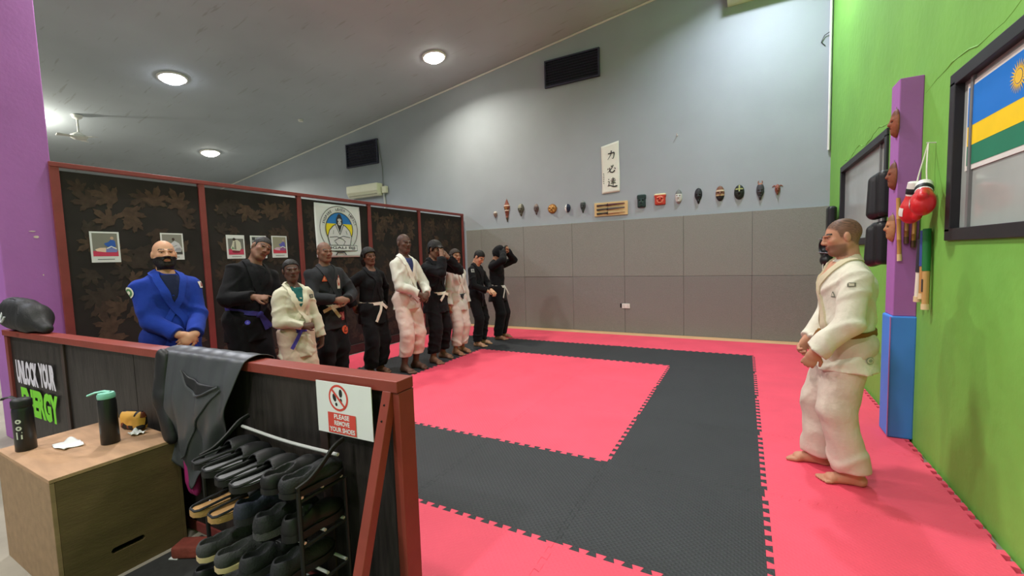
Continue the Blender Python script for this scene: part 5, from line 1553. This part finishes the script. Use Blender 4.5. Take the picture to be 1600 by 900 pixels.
# weapon board with three sheathed daggers
wb = thing('weapon_board', 'pale wooden board holding three sheathed daggers on the grey wall', 'board', (-2.285, YB - .012, 2.395), 0)
MB().box((0, 0, 0), (.65, .022, .262)).build('board', C(218, 186, 134), wb, smooth=False, bevel=.004)
for k, (cs_, ch_) in enumerate((((96, 58, 60), (64, 44, 48)), ((92, 84, 84), (52, 48, 50)), ((190, 160, 120), (40, 36, 36)))):
    zz = .078 - .078 * k
    d_ = thing('dagger', ('maroon sheathed dagger, top of three on the weapon board', 'grey sheathed dagger, middle of three on the weapon board', 'pale sheathed dagger, lowest of three on the weapon board')[k], 'dagger', (-2.285, YB - .042, 2.395 + zz), 0, 'daggers on the weapon board')
    MB().tube([(-.05, 0, 0), (.1, 0, .004), (.27, 0, .006)], [.018, .017, .011], 8, flat=(.7, 1)).build('sheath', C(*cs_), d_)
    MB().tube([(-.27, 0, -.006), (-.25, 0, -.004), (-.12, 0, 0), (-.06, 0, 0)], [.02, .016, .013, .015], 8, flat=(.8, 1)).build('hilt', C(*ch_), d_)
    MB().cyl((-.066, 0, 0), (-.05, 0, 0), .026, n=10).build('guard', C(*ch_), d_)
    for xx in (-.2, .15): MB().box((xx, .012, -.014), (.014, .03, .012)).build('peg', C(190, 156, 108), d_, smooth=False)

# ------------------------------------------------------------------ wooden masks
MASKM = mat_vcol('mask_wood', .55, .3, .25, 60)
def mask(label, x, z, w_, h_, col, shape='oval', deco=None, horns=None, group='masks on the grey wall', frame=None, depth=.055):
    S = SDF(); a, b = w_ / 2, h_ / 2
    if shape == 'oval': S.ell((0, 0, 0), (a, depth, b), None, .01)
    elif shape == 'taper': S.ell((0, 0, b * .25), (a, depth, b * .75), None, .02); S.cap((0, 0, 0), (0, 0, -b * .88), a * .72, a * .25, .03, flat=((0, 1, 0), 1.2))
    elif shape == 'spear': S.cap((0, 0, b * .35), (0, 0, b * .92), a, a * .2, .01, flat=((0, 1, 0), 1.3)); S.cap((0, 0, b * .35), (0, 0, -b * .92), a, a * .18, .01, flat=((0, 1, 0), 1.3))
    elif shape == 'block': S.box((0, 0, 0), (a, depth * .7, b), None, .02, .01); S.box((0, 0, b * .65), (a * 1.08, depth * .75, b * .3), None, .015, .01)
    elif shape == 'round': S.ell((0, 0, 0), (a, depth * .8, b), None, .01)
    f = -depth
    if shape in ('oval', 'taper', 'round', 'block', 'spear'):
        k = .75 if shape == 'spear' else 1
        S.cap((0, f * .8 * k, b * .2), (0, f * 1.12 * k, -b * .08), a * .13, a * .2, .01)               # nose
        S.cap((-a * .55, f * .72 * k, b * .24), (a * .55, f * .72 * k, b * .24), a * .12, k=.012)         # brow
        for sd in (1, -1): S.ell((sd * a * .38, f * .95 * k, b * .1), (a * .2, .012, b * .07), None, .006, True)
        S.cap((-a * .28, f * .8 * k, -b * .36), (a * .28, f * .8 * k, -b * .36), a * .10, k=.006)
        S.ell((0, f * .98 * k, -b * .36), (a * .2, .012, b * .035), None, .004, True)
        S.ell((0, f * .45 * k, -b * .62), (a * .3, depth * .4, b * .14), None, .02)
    if horns:
        for sd in (1, -1):
            pp = [np.array((sd * a * q[0], q[2] if len(q) > 2 else 0, b * q[1])) for q in horns]
            for q0, q1 in zip(pp[:-1], pp[1:]): S.cap(q0, q1, .010, .007, .004)
    S.box((0, .1 + .001, 0), (1, .1, 1), None, .001, .001, True)
    col = np.array(rgb(*col)[:3])
    def cf(V):
        u, v = V[:, 0] / a, V[:, 2] / b
        Cc = np.tile(col, (len(V), 1)) * (1 + .12 * hnoise(V, int(abs(x * 100)), (60, 60, 60)))[:, None]
        if deco: Cc = deco(Cc, u, v)
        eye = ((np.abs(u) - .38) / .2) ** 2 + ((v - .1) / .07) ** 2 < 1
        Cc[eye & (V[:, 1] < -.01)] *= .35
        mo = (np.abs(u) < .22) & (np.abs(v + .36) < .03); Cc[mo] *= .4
        return np.clip(Cc, 0, 1)
    t = thing('mask', label, 'mask', (x, YB - .001, z), 0, group)
    sdf_mesh('carving', S, max(.004, min(.006, w_ / 22)), MASKM, t, color=cf)
    MB().tube([(0, -.004, b * .93), (0, -.006, b * 1.04 + .01)], .003, 5).build('hanging_loop', C(150, 146, 140), t)
    return t
def col3(r, g, b): return np.array(rgb(r, g, b)[:3])
def band(Cc, m_, c): Cc[m_] = c; return Cc
mask('tiny pale brown mask, first of the row beside the partition', -4.88, 2.475, .09, .14, (150, 130, 120), 'taper', lambda C_, u, v: band(C_, v > .45, col3(190, 180, 172)))
def d_spear(C_, u, v):
    C_ = band(C_, (np.abs(v - .42) < .05) | (np.abs(v - .02) < .045), col3(214, 190, 170)); C_ = band(C_, (np.abs(v - .2) < .1) & (np.abs(u) < .5), col3(170, 120, 70)); return band(C_, v < -.6, col3(92, 78, 66))
mask('long spear-shaped red and white banded mask', -4.584, 2.538, .143, .51, (132, 70, 56), 'spear', d_spear)
mask('grey-green mask with pale forehead, third of the row', -4.24, 2.525, .15, .27, (92, 90, 78), 'taper', lambda C_, u, v: band(C_, (v > .3) & (u < .3), col3(150, 148, 132)))
mask('narrow grey-brown mask left of the round golden one', -3.876, 2.509, .11, .24, (98, 82, 82), 'taper', lambda C_, u, v: band(C_, (v > .5), col3(140, 124, 118)))
def d_round(C_, u, v):
    r_ = np.sqrt(u ** 2 + v ** 2); th = np.arctan2(v, u)
    C_ = band(C_, r_ > .8, col3(140, 92, 44)); return band(C_, (r_ < .75) & (np.sin(th * 6) > .55), col3(206, 160, 92))
mask('round golden-brown sun mask', -3.512, 2.494, .20, .20, (172, 118, 56), 'round', d_round, horns=((.8, .3), (1.05, .1)))
mask('small oval mask, half white and half dark blue', -3.175, 2.479, .124, .17, (40, 46, 70), 'oval', lambda C_, u, v: band(C_, u < -.1, col3(226, 226, 222)))
mask('dark slate mask just left of the weapon board', -2.85, 2.478, .11, .25, (62, 68, 68), 'taper', lambda C_, u, v: band(C_, v > .68, col3(140, 144, 142)))
mask('dark green flat-topped mask right of the weapon board', -1.704, 2.491, .15, .236, (36, 56, 54), 'block', lambda C_, u, v: band(C_, (np.abs(v + .1) < .08) & (np.abs(u) < .5), col3(70, 92, 88)))
def d_red(C_, u, v):
    C_ = band(C_, v > .72, col3(222, 204, 160)); r_ = np.sqrt(u ** 2 + (v + .05) ** 2); C_ = band(C_, (np.abs(r_ - .55) < .07) & (v < .7), col3(226, 150, 120)); return C_
mask('square red mask with cream scalloped top', -1.372, 2.496, .19, .205, (190, 62, 46), 'block', d_red, depth=.045)
mask('mask with grey hair and white face', -1.054, 2.512, .12, .25, (206, 204, 200), 'oval', lambda C_, u, v: band(band(C_, v > .35, col3(112, 114, 112)), (v < -.7), col3(150, 150, 146)))
mask('plain black elongated mask right of the white-faced one', -.726, 2.493, .125, .278, (40, 40, 44), 'taper')
def d_b(C_, u, v):
    C_ = band(C_, np.abs(v - .35) < .12, col3(190, 168, 142)); C_ = band(C_, np.abs(v + .22) < .08, col3(200, 172, 130)); return band(C_, v < -.35, col3(42, 40, 40))
mask('brown mask with cream stripes and black chin', -.382, 2.504, .14, .26, (116, 76, 58), 'oval', d_b)
mask('wide black mask with yellow-green brow', -.09, 2.497, .155, .245, (38, 42, 38), 'oval', lambda C_, u, v: band(C_, (np.abs(v - .42) < .08) & (np.abs(u) < .75) | ((np.abs(u) < .12) & (v > .1)), col3(150, 150, 88)))
mask('tall dark mask with reddish horns, second from the right', .218, 2.475, .115, .29, (66, 66, 70), 'taper', lambda C_, u, v: band(C_, v > .8, col3(150, 104, 84)), horns=((.3, .85), (.55, 1.1), (.4, 1.25)))
mask('small reddish antelope head with spread horns, last of the row', .462, 2.484, .075, .175, (140, 84, 70), 'taper', None, horns=((.5, .55), (1.2, .8), (1.9, .6)))

# ------------------------------------------------------------------ things on and beside the purple column
def col_mask(label, z, y, col):
    t = mask(label, 0, 0, .125, .215, col, 'oval', lambda C_, u, v: band(C_, v > .5, np.array(rgb(*col)[:3]) * .55), group='masks on the purple column', depth=.042)
    t.location = (1.019, y, z); t.rotation_euler = (0, 0, -math.pi / 2)
col_mask('brown carved mask, highest of three on the purple column', 2.45, 4.385, (140, 80, 56))
col_mask('brown carved mask in the middle of the purple column', 2.055, 4.40, (134, 78, 56))
col_mask('tan carved mask, lowest of three on the purple column', 1.655, 4.405, (176, 124, 88))

M['leather_black'] = mat('leather_black', rgb(28, 28, 32), .4, .15, 12, .1, 60, spec=.5)
def kick_pad(label, y, z, h_):
    t = thing('kick_pad', label, 'pad', (XR, y, z), 0, 'black kick pads behind the column')
    S = SDF(); S.box((-.085, 0, 0), (.07, .14, h_ / 2), None, .045, .01); S.cap((-.15, 0, h_ * .3), (-.15, 0, -h_ * .4), .05, .06, .03)
    sdf_mesh('cushion', S, .011, M['leather_black'], t)
    for zz in (): MB().tube([(-.02, -.145, zz), (-.09, -.152, zz), (-.15, -.145, zz)], .012, 6, flat=(1.6, .5)).build('strap', C(60, 60, 66), t)
    MB().tube([(-.03, 0, h_ / 2 - .02), (-.02, 0, h_ / 2 + .05)], .006, 6).build('hanging_loop', M['black'], t)
kick_pad('black leather kick pad hung behind the column, upper of the pair', 4.93, 1.97, .40)
kick_pad('black leather kick pad hung behind the column, lower of the pair', 4.96, 1.545, .38)

# bamboo sticks strapped to the column face
for k, (x_, z0, z1, c_, lb) in enumerate(((1.045, 1.40, 1.88, (190, 140, 78), 'longest bamboo stick with pale tip on the purple column'), (1.08, 1.53, 1.82, (146, 100, 54), 'dark bamboo stick between two others on the purple column'), (1.12, 1.50, 1.80, (176, 124, 64), 'short bamboo stick nearest the green wall on the column'))):
    t = thing('bamboo_stick', lb, 'stick', (x_, 4.325, z0), 0, 'bamboo sticks on the column'); t.rotation_euler = (.0, -.04 + .03 * k, 0)
    H_ = z1 - z0
    MB().tube([(0, 0, .05), (0, 0, H_ * .33), (0, 0, H_ * .34), (0, 0, H_ * .35), (0, 0, H_ * .66), (0, 0, H_ * .67), (0, 0, H_ * .68), (0, 0, H_)], [.0135, .013, .0155, .013, .013, .0155, .013, .0125], 10).build('cane', C(*c_), t)
    MB().tube([(0, 0, 0), (0, 0, .052)], .015, 10).build('tip', C(222, 196, 146) if k == 0 else C(84, 56, 40), t)
# red boxing gloves on a cord
gx = thing('rope', 'white rope looped over a nail holding the boxing gloves', 'rope', (XR, 4.08, 2.22))
MB().tube([(.0, 0, 0), (-.05, 0, .006)], .005, 6).build('nail', M['chrome'], gx)
MB().tube(catmull([(-.04, 0, .006), (-.06, .0, -.09), (-.09, -.02, -.21), (-.1, -.03, -.26)], 12), .0045, 6).build('cord', C(222, 220, 206), gx)
MB().tube(catmull([(-.04, 0, .006), (-.06, -.06, -.1), (-.08, -.13, -.2), (-.085, -.16, -.27)], 12), .0045, 6).build('cord', C(222, 220, 206), gx)
MRED = mat('glove_red', rgb(206, 34, 40), .35, .08, 8, spec=.5); MWH = mat('glove_white', rgb(226, 224, 218), .45, .05)
def glove(label, loc, rz, flip, rx=0.25):
    t = thing('boxing_glove', label, 'glove', loc, rz, 'boxing gloves on the wall'); t.rotation_euler = (rx, 0, rz)
    S = SDF(); S.ell((0, 0, -.17), (.065, .075, .085), None, .03); S.cap((0, 0, -.12), (0, 0, -.05), .055, .045, .03); S.cap((0, -flip * .055, -.12), (0, -flip * .075, -.19), .026, .028, .012)
    sdf_mesh('fist', S, .007, MRED, t)
    MB().lathe([(.040, -.075), (.046, -.06), (.048, 0), (.046, .035), (.038, .04)], n=20).build('cuff', MWH, t)
    MB().lathe([(.047, -.045), (.0495, -.04), (.0495, -.01), (.047, -.005)], n=20).build('wrist_strap', M['black'], t)
    B = MB(); Sq = S
    P_ = np.array([(-.066, a_, b_) for a_ in np.linspace(-.028, .028, 5) for b_ in np.linspace(-.20, -.14, 5)])
    V_, N_ = S.project(P_, 0, 6); V_ = V_ + N_ * .002
    B.add(V_, [(i * 5 + j, i * 5 + j + 1, i * 5 + j + 6, i * 5 + j + 5) for i in range(4) for j in range(4)]); B.build('label_patch', MWH, t)
glove('red boxing glove with white cuff hanging nearer the purple column', (1.05, 4.04, 1.92), .2, 1)
glove('red boxing glove turned sideways, nearer the green wall window', (1.06, 3.91, 1.90), -.3, 1, -.85)
# sparring weapons on the green wall
specs = ((4.205, 1.10, 1.56, .10, (48, 50, 58), (232, 228, 210), 'black-gripped stick with white lettered sleeve on the green wall'), (4.11, 1.13, 1.62, .0, (54, 78, 150), (190, 140, 80), 'blue-gripped wooden stick on the green wall'), (4.045, 1.06, 1.63, -.03, (30, 116, 60), (200, 160, 100), 'green-gripped wooden stick on the green wall'))
for (y_, z0, z1, tl, gc, wc, lb) in specs:
    t = thing('sparring_stick', lb, 'stick', (XR - .035, y_, z0), 0, 'sparring sticks under the gloves'); t.rotation_euler = (tl, 0, 0)
    H_ = z1 - z0
    MB().tube([(0, 0, .035), (0, 0, H_ * .5)], .020, 10).build('shaft', C(*wc), t); MB().tube([(0, 0, H_ * .48), (0, 0, H_)], .023, 10).build('grip', C(*gc), t); MB().tube([(0, 0, 0), (0, 0, .04)], .024, 10).build('end_cap', C(226, 204, 160), t)
MB().box((-.02, 0, .17), (.003, .02, .09)).build('lettering_strip', C(60, 60, 64), t, smooth=False)
# black gear hung in the far corner
gr = thing('headgear', 'black training gear hung in the corner behind the instructor', 'gear', (XR - .02, 7.55, 1.28))
S = SDF(); S.box((-.06, .05, .62), (.055, .10, .20), None, .04, .02); S.ell((-.11, 0, .25), (.10, .13, .17), None, .04); S.ell((-.12, -.05, .06), (.08, .1, .09), None, .03); S.ell((-.17, -.06, .24), (.07, .09, .08), None, .02, True); S.box((.1, 0, .3), (.1, 1, 1), None, .001, .002, True)
sdf_mesh('padding', S, .011, M['leather_black'], gr)
for zz in (.14, .33): MB().tube(catmull([(-.02, -.13, zz), (-.12, -.15, zz + .02), (-.21, -.05, zz + .03)], 8), .012, 6, flat=(1.8, .5)).build('strap', C(150, 150, 154), gr)
bb = thing('hanging_belt', 'white belt end hanging in front of the gear in the corner', 'belt', (1.0, 7.5, 0))
strap([(0, 0, 1.42), (-.01, -.02, 1.36), (-.03, -.05, 1.25), (-.02, -.06, 1.12)], (.0, .04, .0), .003, 'strap', bb, cloth(222, 220, 212))

# flag inside the near window
fl_ = thing('flag', 'blue, yellow and green flag with a yellow sun inside the near window', 'flag', (XR + .018, 3.28, 2.215))
FWD, FHT = .80, .515
MB().box((.004, 0, 0), (.004, FWD, FHT)).build('backing', M['white_paint'], fl_, smooth=False)
p = Print((.0018, 0, 0), (0, -1, 0), (0, 0, 1), .0006)
x0, x1, z0, z1 = -FWD / 2 + .022, FWD / 2 - .022, -FHT / 2 + .028, FHT / 2 - .028
zq = (z1 - z0) / 4
p.rect(x0, z0, x1, z0 + zq, C(34, 128, 96)); p.rect(x0, z0 + zq, x1, z0 + 2 * zq, C(250, 214, 20)); p.rect(x0, z0 + 2 * zq, x1, z1, C(20, 122, 216))
cx, cz2 = .17, z0 + 3 * zq - .0
GOLD = C(236, 196, 60)
p.h += .0012
for k in range(24):
    a_ = 2 * math.pi * k / 24; c_, s_ = math.cos(a_), math.sin(a_)
    p.poly([(cx + .036 * c_ + .006 * s_, cz2 + .036 * s_ - .006 * c_), (cx + .085 * c_, cz2 + .085 * s_), (cx + .036 * c_ - .006 * s_, cz2 + .036 * s_ + .006 * c_)], GOLD, False)
p.ell(cx, cz2, .033, .033, GOLD, 24)
p.build('print', fl_)

# ceiling fan
fan = thing('ceiling_fan', 'white ceiling fan hanging beside the purple pillar', 'fan', (-11.83, 3.70, cz(-11.83)))
MB().lathe([(.02, 0), (.09, -.0), (.07, -.06), (.02, -.09)], n=20).build('canopy', M['white_paint'], fan)
MB().tube([(0, 0, -.05), (0, 0, -.36)], .018, 10).build('rod', M['white_paint'], fan)
MB().lathe([(.02, -.33), (.07, -.36), (.13, -.40), (.135, -.44), (.09, -.475), (.03, -.485)], n=24).build('motor', M['white_paint'], fan)
for k in range(3):
    a_ = .5 + 2 * math.pi * k / 3; R_ = rotz(a_)
    b = MB(); V_ = [R_ @ np.array(q) for q in ((.1, -.05, -.43), (.32, -.065, -.445), (.33, .06, -.425), (.1, .05, -.42))]
    b.prism(V_, (0, 0, .008)); b.build('blade', M['white_paint'], fan, smooth=False)
MB().lathe([(.001, -.05), (.05, -.045), (.06, -.002), (.001, 0)], (-9.4, 6.96, cz(-9.4)), 16).build('smoke_detector', M['white_paint']); tag(bpy.data.objects['smoke_detector'], 'small white smoke detector on the ceiling', 'detector')
